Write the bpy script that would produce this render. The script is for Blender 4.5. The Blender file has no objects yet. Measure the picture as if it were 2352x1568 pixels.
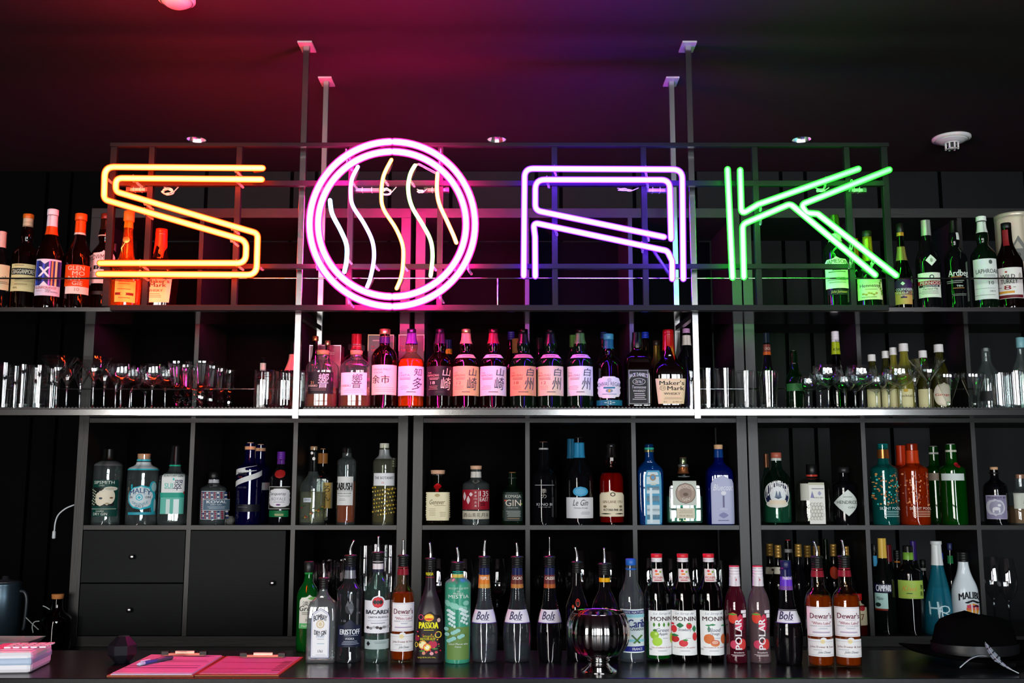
import bpy, bmesh, math, random
from math import sin, cos, pi, radians, tan, atan, asin, sqrt
from mathutils import Vector, Matrix
random.seed(7)
C = bpy.context.scene.collection
SC = bpy.context.scene

# ---------------------------------------------------------------- camera, world, light, exposure
F = 2300.0
PITCH = radians(8.02)
CAMZ = 1.42
cd = bpy.data.cameras.new('camera'); cam = bpy.data.objects.new('camera', cd); C.objects.link(cam)
cam.location = (0, 0, CAMZ); cam.rotation_euler = (pi/2 + PITCH, 0, 0)
cd.sensor_width = 36; cd.lens = 36*F/2352; cd.clip_start = .05
SC.camera = cam
SC.view_settings.view_transform = 'Standard'; SC.view_settings.look = 'None'
SC.view_settings.exposure = 0.0; SC.view_settings.gamma = 1.0
SC.view_settings.use_curve_mapping = False
SC.cycles.use_denoising = True
SC.cycles.max_bounces = 10; SC.cycles.transparent_max_bounces = 24
SC.cycles.sample_clamp_indirect = 6; SC.cycles.caustics_reflective = False; SC.cycles.caustics_refractive = False
w = bpy.data.worlds.new('world'); SC.world = w; w.use_nodes = True
w.node_tree.nodes['Background'].inputs[0].default_value = (.5, .6, .8, 1)
w.node_tree.nodes['Background'].inputs[1].default_value = .005
WIN = [(-3.80, .95), (-2.75, .90), (-1.68, .95), (1.30, .90), (2.36, .95), (3.44, .95)]
WY = -4.9; WZ0 = .45; WZ1 = 2.76; WIN_L = 23.0
for wx, ww in WIN:
    ld = bpy.data.lights.new('daylight', 'AREA'); ld.shape = 'RECTANGLE'; ld.size = ww; ld.size_y = WZ1-WZ0
    ld.color = (1.0, .97, .93) if wx < 0 else (.90, .96, 1.0)
    ld.energy = WIN_L*pi*ww*(WZ1-WZ0)
    lo = bpy.data.objects.new('daylight', ld); C.objects.link(lo)
    lo.location = (wx, WY-.03, (WZ0+WZ1)/2); lo.rotation_euler = (pi/2, 0, 0)      # shines along +Y through the panes

# ---------------------------------------------------------------- measuring helpers
def P(px, py, Y):
    a = (px-1176)/F; b = (784-py)/F
    dy = cos(PITCH)-b*sin(PITCH); dz = sin(PITCH)+b*cos(PITCH)
    t = Y/dy
    return Vector((a*t, Y, CAMZ+dz*t))
def S(py, Y):
    b = (784-py)/F
    return Y/(cos(PITCH)-b*sin(PITCH))/F
def Zat(py, Y): return P(0, py, Y).z
def Yat(py, z):
    b = (784-py)/F
    return (z-CAMZ)/(sin(PITCH)+b*cos(PITCH))*(cos(PITCH)-b*sin(PITCH))
def row_of(z, Y):          # picture row of a height at depth Y
    v = Vector((Y, z-CAMZ)); fw = v.x*cos(PITCH)+v.y*sin(PITCH); up = -v.x*sin(PITCH)+v.y*cos(PITCH)
    return 784-F*up/fw

# ---------------------------------------------------------------- materials
MATS = {}
def hexc(h):
    if not isinstance(h, str): return tuple(h)+(1,) if len(h) == 3 else h
    v = [int(h[i:i+2], 16)/255 for i in (0, 2, 4)]
    return tuple((c/12.92 if c <= .04045 else ((c+.055)/1.055)**2.4) for c in v)+(1,)
def mat(col, rough=.5, metal=0., spec=.5, coat=0., bump=0., bscale=200., trans=0., ior=1.45, vary=0., vs=30., stretch=(1, 1, 1)):
    key = (str(col), rough, metal, spec, coat, bump, bscale, trans, ior, vary, vs, stretch)
    if key in MATS: return MATS[key]
    m = bpy.data.materials.new('paint_%s' % (col if isinstance(col, str) else 'mix')); m.use_nodes = True
    nt = m.node_tree; b = nt.nodes['Principled BSDF']
    b.inputs['Base Color'].default_value = hexc(col)
    b.inputs['Roughness'].default_value = rough; b.inputs['Metallic'].default_value = metal
    b.inputs['Specular IOR Level'].default_value = spec; b.inputs['IOR'].default_value = ior
    b.inputs['Coat Weight'].default_value = coat; b.inputs['Coat Roughness'].default_value = .05
    b.inputs['Transmission Weight'].default_value = trans
    if bump or vary:
        tc = nt.nodes.new('ShaderNodeTexCoord'); mp = nt.nodes.new('ShaderNodeMapping'); mp.inputs['Scale'].default_value = stretch
        nt.links.new(tc.outputs['Object'], mp.inputs[0])
    if bump:
        n = nt.nodes.new('ShaderNodeTexNoise'); n.inputs['Scale'].default_value = bscale; n.inputs['Detail'].default_value = 4
        bp = nt.nodes.new('ShaderNodeBump'); bp.inputs['Strength'].default_value = bump; bp.inputs['Distance'].default_value = .002
        nt.links.new(mp.outputs[0], n.inputs['Vector']); nt.links.new(n.outputs['Fac'], bp.inputs['Height']); nt.links.new(bp.outputs[0], b.inputs['Normal'])
    if vary:
        n = nt.nodes.new('ShaderNodeTexNoise'); n.inputs['Scale'].default_value = vs; n.inputs['Detail'].default_value = 5
        mx = nt.nodes.new('ShaderNodeMix'); mx.data_type = 'RGBA'
        c = hexc(col); mx.inputs[6].default_value = tuple(x*(1-vary) for x in c[:3])+(1,); mx.inputs[7].default_value = tuple(min(1, x*(1+vary)) for x in c[:3])+(1,)
        nt.links.new(mp.outputs[0], n.inputs['Vector']); nt.links.new(n.outputs['Fac'], mx.inputs[0]); nt.links.new(mx.outputs[2], b.inputs['Base Color'])
    MATS[key] = m; return m
def thin(col='ffffff', rough=.01, boost=1.0, dens=0., dcol=None):
    """thin-walled glass: clear or tinted transmission plus Fresnel reflection; dens adds a diffuse body, on clear bottles imitating pale reflections"""
    key = ('thin', str(col), rough, boost, dens, dcol)
    if key in MATS: return MATS[key]
    m = bpy.data.materials.new('glass_%s' % (col if isinstance(col, str) else 'tint')); m.use_nodes = True
    nt = m.node_tree; nt.nodes.clear()
    out = nt.nodes.new('ShaderNodeOutputMaterial'); tr = nt.nodes.new('ShaderNodeBsdfTransparent'); gl = nt.nodes.new('ShaderNodeBsdfGlossy')
    fr = nt.nodes.new('ShaderNodeFresnel'); mu = nt.nodes.new('ShaderNodeMath'); mu.operation = 'ADD'; mu.use_clamp = True
    mx = nt.nodes.new('ShaderNodeMixShader')
    tr.inputs[0].default_value = hexc(col); gl.inputs['Roughness'].default_value = rough; gl.inputs['Color'].default_value = (1, 1, 1, 1)
    ge = nt.nodes.new('ShaderNodeNewGeometry'); io = nt.nodes.new('ShaderNodeMath'); io.operation = 'MULTIPLY_ADD'; io.inputs[1].default_value = 1/1.5-1.5; io.inputs[2].default_value = 1.5
    nt.links.new(ge.outputs['Backfacing'], io.inputs[0]); nt.links.new(io.outputs[0], fr.inputs[0])      # the wall reflects alike from both sides
    mu.inputs[1].default_value = .045*(boost-1)
    nt.links.new(fr.outputs[0], mu.inputs[0]); nt.links.new(mu.outputs[0], mx.inputs[0])
    src = tr.outputs[0]
    if dens:
        df = nt.nodes.new('ShaderNodeBsdfDiffuse'); df.inputs[0].default_value = hexc(dcol or col); m2 = nt.nodes.new('ShaderNodeMixShader'); m2.inputs[0].default_value = dens
        nt.links.new(src, m2.inputs[1]); nt.links.new(df.outputs[0], m2.inputs[2]); src = m2.outputs[0]
    nt.links.new(src, mx.inputs[1]); nt.links.new(gl.outputs[0], mx.inputs[2]); nt.links.new(mx.outputs[0], out.inputs[0])
    MATS[key] = m; return m
def neon(col, core=42., edge=2., pw_=2.6):
    """gas column seen through clear glass: bright where the line of sight crosses the full bore, edge keeps a coloured rim that stands in for the glow around it"""
    key = ('neon', col, core, pw_)
    if key in MATS: return MATS[key]
    m = bpy.data.materials.new('neon_gas_'+(col if isinstance(col, str) else 'tint')); m.use_nodes = True
    nt = m.node_tree; nt.nodes.clear()
    out = nt.nodes.new('ShaderNodeOutputMaterial'); em = nt.nodes.new('ShaderNodeEmission'); lw = nt.nodes.new('ShaderNodeLayerWeight')
    lw.inputs[0].default_value = .5
    iv = nt.nodes.new('ShaderNodeMath'); iv.operation = 'SUBTRACT'; iv.inputs[0].default_value = 1
    pw = nt.nodes.new('ShaderNodeMath'); pw.operation = 'POWER'; pw.inputs[1].default_value = pw_
    ma = nt.nodes.new('ShaderNodeMath'); ma.operation = 'MULTIPLY_ADD'; ma.inputs[1].default_value = core; ma.inputs[2].default_value = edge
    nt.links.new(lw.outputs['Facing'], iv.inputs[1]); nt.links.new(iv.outputs[0], pw.inputs[0]); nt.links.new(pw.outputs[0], ma.inputs[0])
    nt.links.new(ma.outputs[0], em.inputs[1]); em.inputs[0].default_value = hexc(col); nt.links.new(em.outputs[0], out.inputs[0])
    MATS[key] = m; return m

CLEAR = thin('f4f8f8', boost=1.25)
BLACKG = mat((.004, .004, .005), .03, spec=.6)
BLACK_METAL = mat((.009, .009, .010), .45, spec=.15)
STEEL = mat((.60, .59, .58), .13, metal=1., bump=0)
STEELP = mat((.42, .41, .41), .20, metal=1.); STEELR = mat((.42, .41, .41), .32, metal=1.)
SPOUT = mat((.85, .85, .86), .18, metal=1.)
RUBBER = mat((.008, .008, .008), .35)
WOOD = mat((.013, .0115, .011), .40, spec=.5, bump=.12, bscale=30, stretch=(8, 8, .6), vary=.3, vs=25)
WOODH = mat((.013, .0115, .011), .40, spec=.5, bump=.12, bscale=30, stretch=(.6, 8, 8), vary=.3, vs=25)
FRONT = mat((.0030, .0038, .0046), .5, spec=.14, bump=.1, bscale=40, stretch=(.5, 6, 6), vary=.25, vs=12)
CORK = mat('c08a5e', .8, vary=.25, vs=400)

# ---------------------------------------------------------------- mesh helpers
class MB:
    def __init__(s): s.v = []; s.f = []; s.mi = []; s.mats = []; s.sm = []
    def slot(s, m):
        if m not in s.mats: s.mats.append(m)
        return s.mats.index(m)
    def add(s, vs, fs, m, smooth=True):
        o = len(s.v); k = s.slot(m); s.v.extend(vs)
        for f in fs: s.f.append([i+o for i in f]); s.mi.append(k); s.sm.append(smooth)
    def box(s, c, d, m, rot=None):
        x, y, z = [q/2 for q in d]; vs = [Vector((a*x, b*y, e*z)) for e in (-1, 1) for a, b in ((-1, -1), (1, -1), (1, 1), (-1, 1))]
        if rot is not None: vs = [rot @ q for q in vs]
        c = Vector(c); vs = [q+c for q in vs]
        s.add(vs, [(3, 2, 1, 0), (4, 5, 6, 7), (0, 1, 5, 4), (1, 2, 6, 5), (2, 3, 7, 6), (3, 0, 4, 7)], m, False); return s
    def build(s, name, parent=None, loc=None, bevel=0):
        me = bpy.data.meshes.new(name); me.from_pydata([tuple(q) for q in s.v], [], s.f)
        for m in s.mats: me.materials.append(m)
        me.polygons.foreach_set('material_index', s.mi); me.polygons.foreach_set('use_smooth', s.sm); me.update()
        o = bpy.data.objects.new(name, me); C.objects.link(o)
        if parent: o.parent = parent
        if loc is not None: o.location = loc
        if bevel:
            b = o.modifiers.new('bevel', 'BEVEL'); b.width = bevel; b.segments = 2; b.limit_method = 'ANGLE'
        return o
def boxo(name, c, d, m, parent=None, bevel=0):
    """one box as an object whose origin is its centre"""
    return MB().box((0, 0, 0), d, m).build(name, parent, c, bevel)
def empty(name, loc=(0, 0, 0), rz=0):
    o = bpy.data.objects.new(name, None); C.objects.link(o); o.location = loc; o.rotation_euler = (0, 0, rz); o.empty_display_size = .02; return o
def tag(o, label=None, cat=None, group=None, kind=None):
    if label: o['label'] = label
    if cat: o['category'] = cat
    if group: o['group'] = group
    if kind: o['kind'] = kind
    return o
def chaikin(p, n=2):
    for _ in range(n):
        q = [p[0]]
        for a, b in zip(p, p[1:]):
            q.append(tuple(x*.75+y*.25 for x, y in zip(a, b))); q.append(tuple(x*.25+y*.75 for x, y in zip(a, b)))
        q.append(p[-1]); p = q
    return p
def lathe(mb, prof, m, seg=28, cx=0, cy=0, cap0=True, cap1=True, smooth=True, ribs=0, rd=0.):
    vs = []; fs = []
    for z, r in prof:
        for k in range(seg):
            a = 2*pi*k/seg; rr = r*(1+rd*cos(a*ribs)) if ribs else r
            vs.append(Vector((cx+rr*cos(a), cy+rr*sin(a), z)))
    for i in range(len(prof)-1):
        for k in range(seg):
            k2 = (k+1) % seg; fs.append((i*seg+k, i*seg+k2, (i+1)*seg+k2, (i+1)*seg+k))
    if cap0: fs.append(tuple(range(seg))[::-1])
    if cap1: fs.append(tuple((len(prof)-1)*seg+k for k in range(seg)))
    mb.add(vs, fs, m, smooth); return mb
def sweep(mb, pts, r, m, seg=10, roundcap=True, r2=None):
    pts = [Vector(p) for p in pts]; n = len(pts); T = []
    for i in range(n):
        a = pts[max(0, i-1)]; b = pts[min(n-1, i+1)]; T.append((b-a).normalized())
    up = Vector((0, 1, 0)); 
    if abs(T[0].dot(up)) > .9: up = Vector((1, 0, 0))
    nrm = (up-T[0]*up.dot(T[0])).normalized(); rings = []
    def ring(c, t, nn, rr):
        bn = t.cross(nn); return [c+nn*rr*cos(2*pi*k/seg)+bn*rr*sin(2*pi*k/seg) for k in range(seg)]
    for i in range(n):
        nrm = (nrm-T[i]*nrm.dot(T[i])).normalized(); rr = r if r2 is None else r+(r2-r)*i/(n-1)
        if i == 0 and roundcap:
            rings.append(ring(pts[0]-T[0]*rr*.95, T[0], nrm, rr*.3)); rings.append(ring(pts[0]-T[0]*rr*.6, T[0], nrm, rr*.8))
        rings.append(ring(pts[i], T[i], nrm, rr))
        if i == n-1 and roundcap:
            rings.append(ring(pts[i]+T[i]*rr*.6, T[i], nrm, rr*.8)); rings.append(ring(pts[i]+T[i]*rr*.95, T[i], nrm, rr*.3))
    vs = [q for R in rings for q in R]; fs = []
    for i in range(len(rings)-1):
        for k in range(seg):
            k2 = (k+1) % seg; fs.append((i*seg+k, i*seg+k2, (i+1)*seg+k2, (i+1)*seg+k))
    fs.append(tuple(range(seg))[::-1]); fs.append(tuple((len(rings)-1)*seg+k for k in range(seg)))
    mb.add(vs, fs, m); return mb
def fillet(pts, n=6):
    """pts: (x, y[, radius]) in picture rows and columns; returns the path with rounded corners"""
    out = [Vector(pts[0][:2])]
    for i in range(1, len(pts)-1):
        p = Vector(pts[i][:2]); r = pts[i][2] if len(pts[i]) > 2 else 0
        if not r: out.append(p); continue
        a = (Vector(pts[i-1][:2])-p); b = (Vector(pts[i+1][:2])-p); la, lb = a.length, b.length; a /= la; b /= lb
        ang = a.angle(b); d = min(r/tan(ang/2), la*.48, lb*.48)
        p0, p1 = p+a*d, p+b*d
        for k in range(n+1):
            t = k/n; out.append(p0*(1-t)**2+p*2*t*(1-t)+p1*t*t)
    out.append(Vector(pts[-1][:2])); return out
def spline(pts, n=5):
    P_ = [Vector(p) for p in pts]; P_ = [P_[0]]+P_+[P_[-1]]; out = []
    for i in range(1, len(P_)-2):
        for k in range(n):
            t = k/n; a, b, c, d = P_[i-1:i+3]
            out.append(.5*((2*b)+(c-a)*t+(2*a-5*b+4*c-d)*t*t+(3*b-a-3*c+d)*t**3))
    out.append(P_[-1]); return out
ORD = ['first', 'second', 'third', 'fourth', 'fifth', 'sixth', 'seventh', 'eighth', 'ninth', 'tenth', 'eleventh', 'twelfth']
# ---------------------------------------------------------------- the room
CEIL = Zat(105, 3.35); WALLY = 4.75
def struct(o): o['kind'] = 'structure'; return o
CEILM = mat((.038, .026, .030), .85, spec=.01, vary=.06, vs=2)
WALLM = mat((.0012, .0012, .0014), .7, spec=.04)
struct(boxo('floor', (0, -.07, -.05), (10.4, 10.2, .1), mat((.03, .028, .026), .5, vary=.2, vs=3)))
DL = ((450, 319, 'leftmost'), (1141, 320, 'middle'), (1842, 319, 'rightmost'))
DP = [P(a, b, Yat(b, CEIL)) for a, b, _ in DL]; DY = DP[1].y
ce = MB()
def cq(x0, x1, y0, y1): ce.add([Vector((x0, y0, CEIL)), Vector((x0, y1, CEIL)), Vector((x1, y1, CEIL)), Vector((x1, y0, CEIL))], [(0, 1, 2, 3)], CEILM, False)
cq(-5.2, 5.2, -5.17, DY-.1); cq(-5.2, 5.2, DY+.1, 5.03); xs_ = -5.2
for p in DP:
    cq(xs_, p.x-.1, DY-.1, DY+.1); xs_ = p.x+.1; vs = []
    for k in range(32):
        a = 2*pi*k/32; q = max(abs(cos(a)), abs(sin(a)))
        vs += [Vector((p.x+.043*cos(a), DY+.043*sin(a), CEIL)), Vector((p.x+.1*cos(a)/q, DY+.1*sin(a)/q, CEIL))]
    ce.add(vs, [(2*k, 2*k+1, (2*k+3) % 64, (2*k+2) % 64) for k in range(32)], CEILM, False)
cq(xs_, 5.2, DY-.1, DY+.1)
ce.box((0, -.07, CEIL+.11), (10.4, 10.2, .08), CEILM)
struct(ce.build('ceiling'))
wb = struct(boxo('wall_back', (0, WALLY+.1, CEIL/2), (10.4, .12, CEIL), WALLM))
struct(boxo('wall_left', (-5.15, -.07, CEIL/2), (.1, 10.0, CEIL), WALLM))
struct(boxo('wall_right', (5.15, -.07, CEIL/2), (.1, 10.0, CEIL), WALLM))
# the panelled cladding of the back wall, seen through the open cube shelving
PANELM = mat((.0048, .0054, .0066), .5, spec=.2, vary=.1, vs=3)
xw = -4.2; k = 0; pm = None
while xw < 4.2:
    wd = [.30, .42, .12, .36][k % 4]
    if pm is None or k < 4:
        o = boxo('wall_panel', (0, 0, 0), (wd-.018, .03, CEIL-.02), PANELM)
        if k < 4: PROTO = globals().setdefault('PROTO', {}); PROTO[k] = o.data
    else:
        o = bpy.data.objects.new('wall_panel', PROTO[k % 4]); C.objects.link(o)
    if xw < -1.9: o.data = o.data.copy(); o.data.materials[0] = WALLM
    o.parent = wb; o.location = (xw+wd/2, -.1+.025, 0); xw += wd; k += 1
# front wall behind the camera with its row of windows
FW = MB(); edges = [-5.1]+[e for wx, ww in WIN for e in (wx-ww/2, wx+ww/2)]+[5.1]
for i in range(0, len(edges), 2):
    FW.box(((edges[i]+edges[i+1])/2, WY, CEIL/2), (edges[i+1]-edges[i], .12, CEIL), WALLM)
FW.box((0, WY, WZ0/2), (10.2, .12, WZ0), WALLM); FW.box((0, WY, (WZ1+CEIL)/2), (10.2, .12, CEIL-WZ1), WALLM)
struct(FW.build('wall_front'))
for i, (wx, ww) in enumerate(WIN):
    g = MB(); t = .03; zc = (WZ0+WZ1)/2
    for sx in (-1, 1): g.box((sx*(ww/2-t/2), 0, 0), (t, .06, WZ1-WZ0), BLACK_METAL)
    for zz in (-1, 1): g.box((0, 0, zz*((WZ1-WZ0)/2-t/2)), (ww, .06, t), BLACK_METAL)
    for zz in (-.55, .35): g.box((0, 0, zz), (ww, .05, .05), BLACK_METAL)
    g.box((ww*.12, 0, 0), (.045, .05, WZ1-WZ0), BLACK_METAL)
    o = struct(g.build('window_%d' % (i+1), None, (wx, WY+.07, zc)))
    pn = boxo('pane', (0, 0, 0), (ww-.05, .004, WZ1-WZ0-.05), thin('ffffff'), o)

# recessed downlights (off, their reflectors catch the room) and the detectors
for (px, py, which), p in zip(DL, DP):
    t = empty('recessed_downlight', (p.x, DY, CEIL)); tag(t, 'small recessed ceiling downlight, %s of the three above the sign' % which, 'ceiling light', 'recessed downlights')
    m = MB(); lathe(m, [(-.001, .042), (-.003, .043), (-.003, .046), (0, .049)], mat((.02, .02, .02), .3), 24, cap0=False, cap1=False); m.build('rim', t)
    m = MB(); lathe(m, [(-.001, .042), (.042, .030)], mat((.95, .95, .95), .22, metal=1), 14, cap0=False, cap1=True, smooth=False); m.build('reflector', t)
def detector(px, py, lab, r, cage=True):
    Y = Yat(py, CEIL); p = P(px, py, Y); t = empty('smoke_detector', p); tag(t, lab, 'smoke detector')
    PL = mat((.8, .78, .78), .4)
    m = MB(); lathe(m, [(0, r), (-.008, r), (-.014, r*.86)], PL, 40, cap1=False); m.build('base', t)
    m = MB(); lathe(m, [(-.013, r*.84), (-.016, r*.72), (-.022, r*.62), (-.026, r*.5)], PL, 40, cap1=True); m.build('cover', t)
    if not cage: return
    m = MB(); lathe(m, [(-.050, r*.26), (-.053, r*.22)], PL, 24); lathe(m, [(-.026, r*.36), (-.030, r*.40)], PL, 24, cap0=False, cap1=False)
    for k in range(8): m.box((r*.33*cos(k*pi/4), r*.33*sin(k*pi/4), -.039), (.006, .006, .028), PL)
    lathe(m, [(-.026, r*.2), (-.05, r*.2)], mat((.03, .03, .03), .5), 20, cap0=False, cap1=False); m.build('sensor_cage', t)
detector(2185, 316, 'round white smoke detector on the ceiling at right', .082)
detector(406, -4, 'pale round ceiling detector cut off by the top edge', .058, False)

# ---------------------------------------------------------------- cube shelving of dark wood (three units side by side)
KY = 3.80; KD = .38; KYC = KY+KD/2
KZ_TOP = Zat(478, KY); KZ_BOT = Zat(1485, KY); ROWZ = Zat(1206, KY)        # top face of the shelf the gins stand on
TH = .038; TI = .0165
BOT_IN = KZ_BOT+TH; r3 = ROWZ
pitch_z = (ROWZ-BOT_IN)
def kallax(xa, xb, inner, rows_hidden, lab, inserts=False, open_right=False):
    X0 = P(xa, 1210, KY).x; X1 = P(xb, 1210, KY).x
    t = empty('cube_shelving_unit', ((X0+X1)/2, KYC, KZ_BOT)); tag(t, lab, 'shelving unit', 'dark cube shelving units behind the bar')
    cx = (X0+X1)/2; H = KZ_TOP-KZ_BOT
    boxo('top_panel', (0, 0, H-TH/2), (X1-X0, KD, TH), WOODH, t, .001); boxo('bottom_panel', (0, 0, TH/2), (X1-X0, KD, TH), WOODH, t, .001)
    for xx in (X0+TH/2, X1-TH/2): boxo('side_panel', (xx-cx, 0, H/2), (TH, KD-.001, H-2*TH), WOOD, t, .001)
    zr = [ROWZ, ROWZ+pitch_z*1.0, ROWZ+pitch_z*2.0]
    top_in = KZ_TOP-TH; zr = [ROWZ, ROWZ+(top_in-ROWZ)/3+.006, ROWZ+2*(top_in-ROWZ)/3+.012]
    for z in zr: boxo('shelf', (0, .002, z-TI/2-KZ_BOT), (X1-X0-2*TH, KD-.004, TI), WOODH, t)
    xs = [P(q, 1210, KY).x for q in inner]
    lev = [BOT_IN]+zr+[top_in]
    for x in xs:
        for a, b in zip(lev, lev[1:]):
            b2 = b-TI if b != top_in else b
            boxo('divider', (x-cx, .003, (a+b2)/2-KZ_BOT), (TI, KD-.006, b2-a), WOOD, t)
    return t, X0, X1, xs
# columns in picture x at row 1210
k1, K1A, K1B, K1X = kallax(167, 934, (432, 672), 0, 'dark cube shelving unit with two drawers and a door')
k2, K2A, K2B, K2X = kallax(946, 1722, (1212, 1459), 0, 'middle dark cube shelving unit behind the silver bowl')
k3, K3A, K3B, K3X = kallax(1725, 2520, (1994, 2250), 0, 'dark cube shelving unit at the right end')
# back boards: only some cells have them
for t, xa, xb, n in ((k1, K1A, K1B, 3), (k2, K2A, K2B, 3)):
    boxo('back_board', (0, KD/2-.006, (KZ_TOP-KZ_BOT)/2), (xb-xa-.09, .004, KZ_TOP-KZ_BOT-.09), mat((.0016, .001, .0012), .7, spec=.03), t)
def knob(parent, loc):
    m = MB(); lathe(m, [(0, .004), (.012, .004), (.014, .0085), (.020, .0095), (.022, .008)], mat((.8, .8, .8), .2, metal=1), 16)
    o = m.build('knob', parent, loc); o.rotation_euler = (pi/2, 0, 0)
    o['label'] = 'small chrome knob'
cxk = (K1A+K1B)/2
x0, x1 = K1A+TH+.002, K1X[0]-TI/2-.002; zb, zt = BOT_IN+.002, ROWZ-TI-.003; zm = (zb+zt)/2-.002
for z0, z1 in ((zm+.002, zt), (zb, zm-.002)):
    d = boxo('drawer', ((x0+x1)/2-cxk, -KD/2+.012, (z0+z1)/2-KZ_BOT), (x1-x0, .018, z1-z0), FRONT, k1, .0008); knob(d, (0, -.009, .0))
x0, x1 = K1X[0]+TI/2+.003, K1X[1]-TI/2-.016
d = boxo('door', ((x0+x1)/2-cxk, -KD/2+.008, (zb+zt)/2-KZ_BOT), (x1-x0, .018, zt-zb), FRONT, k1, .0008); knob(d, ((x1-x0)/2-.042, -.009, 0))

# base cabinet under the shelving, aisle and bar counter
boxo_ = boxo('back_counter', (0, 4.10, KZ_BOT-.02), (9, .8, .04), mat((.01, .01, .011), .3)); tag(boxo_, 'dark back counter that the cube shelving stands on', 'counter')
boxo('cabinet_base', (0, 0, -(KZ_BOT-.04)/2-.02), (9, .74, KZ_BOT-.04), FRONT, boxo_)
CZ = Zat(1557, 2.46); CY0 = 2.46; CY1 = 2.86
ct = empty('bar_counter', (0, 2.66, 0)); tag(ct, 'long black bar counter running across the foreground', 'counter')
boxo('worktop', (0, 0, CZ-.012), (9, CY1-CY0, .024), mat((.006, .0065, .008), .24, spec=.4, vary=.3, vs=6), ct, .002)
boxo('front_panel', (0, -.172, (CZ-.026)/2), (8.98, .02, CZ-.026), mat((.010, .016, .022), .5, spec=.3), ct)
boxo('rear_panel', (0, .17, (CZ-.026)/2), (8.98, .02, CZ-.026), FRONT, ct)

# ---------------------------------------------------------------- hanging steel shelf frame
SY0 = 3.35; SY1 = 3.66
ZM = Zat(954, SY0); ZMT = ZM+.022; ZTS = Zat(716, SY0); ZTT = ZTS+.015
hs = empty('hanging_shelf_frame', (0, (SY0+SY1)/2, ZM)); tag(hs, 'brushed steel shelf frame hanging from the ceiling in front of the cube shelving', 'shelf frame')
def inhs(x, y, z): return (x, y-(SY0+SY1)/2, z-ZM)
PW = .021
PXF = [P(680, 940, SY0).x, P(1601, 940, SY0).x]; PXR = [P(738, 640, SY1).x, P(1552, 640, SY1).x]
zlow = Zat(962, SY0)
for i in (0, 1):
    boxo('post', inhs(PXF[i], SY0-.0005, (CEIL+zlow)/2), (PW, PW, CEIL-zlow-.002), STEELP, hs, .001)
    boxo('post', inhs(PXR[i], SY1, (CEIL+ZMT)/2), (PW*.95, PW*.95, CEIL-ZMT-.002), STEELR, hs, .001)
    for x, y in ((PXF[i], SY0), (PXR[i], SY1)): boxo('ceiling_plate', inhs(x, y, CEIL-.004), (.05, .085, .006), mat((.55, .52, .52), .5, metal=.2), hs)
    for z in (ZTS-.011,):
        a = Vector((PXF[i], SY0+PW/2, z)); b = Vector((PXR[i], SY1-PW/2, z)); d = b-a
        o = boxo('side_rail', inhs(*((a+b)/2)), (.016, d.length, .018), STEELR, hs); o.rotation_euler = (0, 0, -math.atan2(d.x, d.y))
XL, XR = -2.3, 2.3
for nm, z0, th in (('upper', ZTS, .015), ('lower', ZM, .021)):
    segs = [(XL, PXF[0]-PW/2), (PXF[0]+PW/2, PXF[1]-PW/2), (PXF[1]+PW/2, XR)]
    boxo('shelf_plate', inhs(0, (SY0+SY1)/2+.012, z0+th-.003), (XR-XL, SY1-SY0+.0, .005), mat((.20, .19, .20), .13, metal=1.), hs)
    for a, b in segs: boxo('shelf_edge', inhs((a+b)/2, SY0, z0+th/2), (b-a, .012, th), STEEL, hs, .001)
# thin gallery rails
def rail(z, y, lab_posts, r=.0028):
    m = MB(); sweep(m, [Vector(inhs(XL, y, z)), Vector(inhs(XR, y, z))], r, STEEL, 8); o = m.build('rail', hs)
    for px, zb in lab_posts:
        x = P(px, 660, y).x
        m = MB(); sweep(m, [Vector(inhs(x, y, zb)), Vector(inhs(x, y, z))], r, STEEL, 8); m.build('rail_support', hs)
rail(Zat(639, SY0+.015), SY0+.015, [(1143, ZTT), (-200, ZTT), (2500, ZTT)])
rail(Zat(893, SY1-.01), SY1-.01, [(312, ZMT), (1900, ZMT), (1143, ZMT)])
for i, (a, b) in enumerate(((XL, PXF[0]-.03), (PXF[0]+.02, PXF[1]-.02), (PXF[1]+.03, XR))):
    m = MB(); m.box((0, 0, 0), (b-a, .27, .004), RUBBER)
    n = int((b-a)/.012)
    for k in range(n): m.box((-(b-a)/2+.006+k*.012, -.133, .0035), (.006, .004, .003), RUBBER)
    o = m.build('bar_mat', None, ((a+b)/2, SY0+.15, ZMT+.0025)); tag(o, 'black ribbed bar mat on the lower steel shelf, %s section' % ['left', 'middle', 'right'][i], 'mat', 'bar mats')
ZMS = ZMT+.0045
# ---------------------------------------------------------------- sign frame and neon letters
FY = 3.285; TY = 3.215; BW = .019
sf = empty('sign_rack', (0, FY, ZTT)); tag(sf, 'black square-tube frame that carries the four neon letters', 'sign frame')
zf0 = Zat(714, FY); zf1 = Zat(329, FY)
def bar_h(x0, x1, y0, y1, name='rail_bar', yy=FY):
    a = P(x0, (y0+y1)/2, yy); b = P(x1, (y0+y1)/2, yy); za = Zat(y0, yy); zb = Zat(y1, yy)
    boxo(name, ((a.x+b.x)/2, yy-FY, (za+zb)/2-ZTT), (b.x-a.x, BW, za-zb), BLACK_METAL, sf, .001)
bar_h(255, 2040, 329, 338, 'top_bar'); bar_h(255, 2040, 701, 714, 'bottom_bar')
xe0 = P(255, 335, FY).x; xe1 = P(2022, 335, FY).x
for i, (px, py) in enumerate(((247, 640), (337, 620), (540, 640), (801, 690), (1009, 690), (1275, 660), (1483, 660), (1743, 660), (1950, 500), (2040, 560))):
    x = P(px, py, FY).x
    boxo('upright_bar', (x, 0, (zf0+zf1)/2-ZTT), (BW if i not in (0, 9) else BW*1.15, BW*.98, zf1-zf0-.03), BLACK_METAL, sf, .001)
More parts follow.
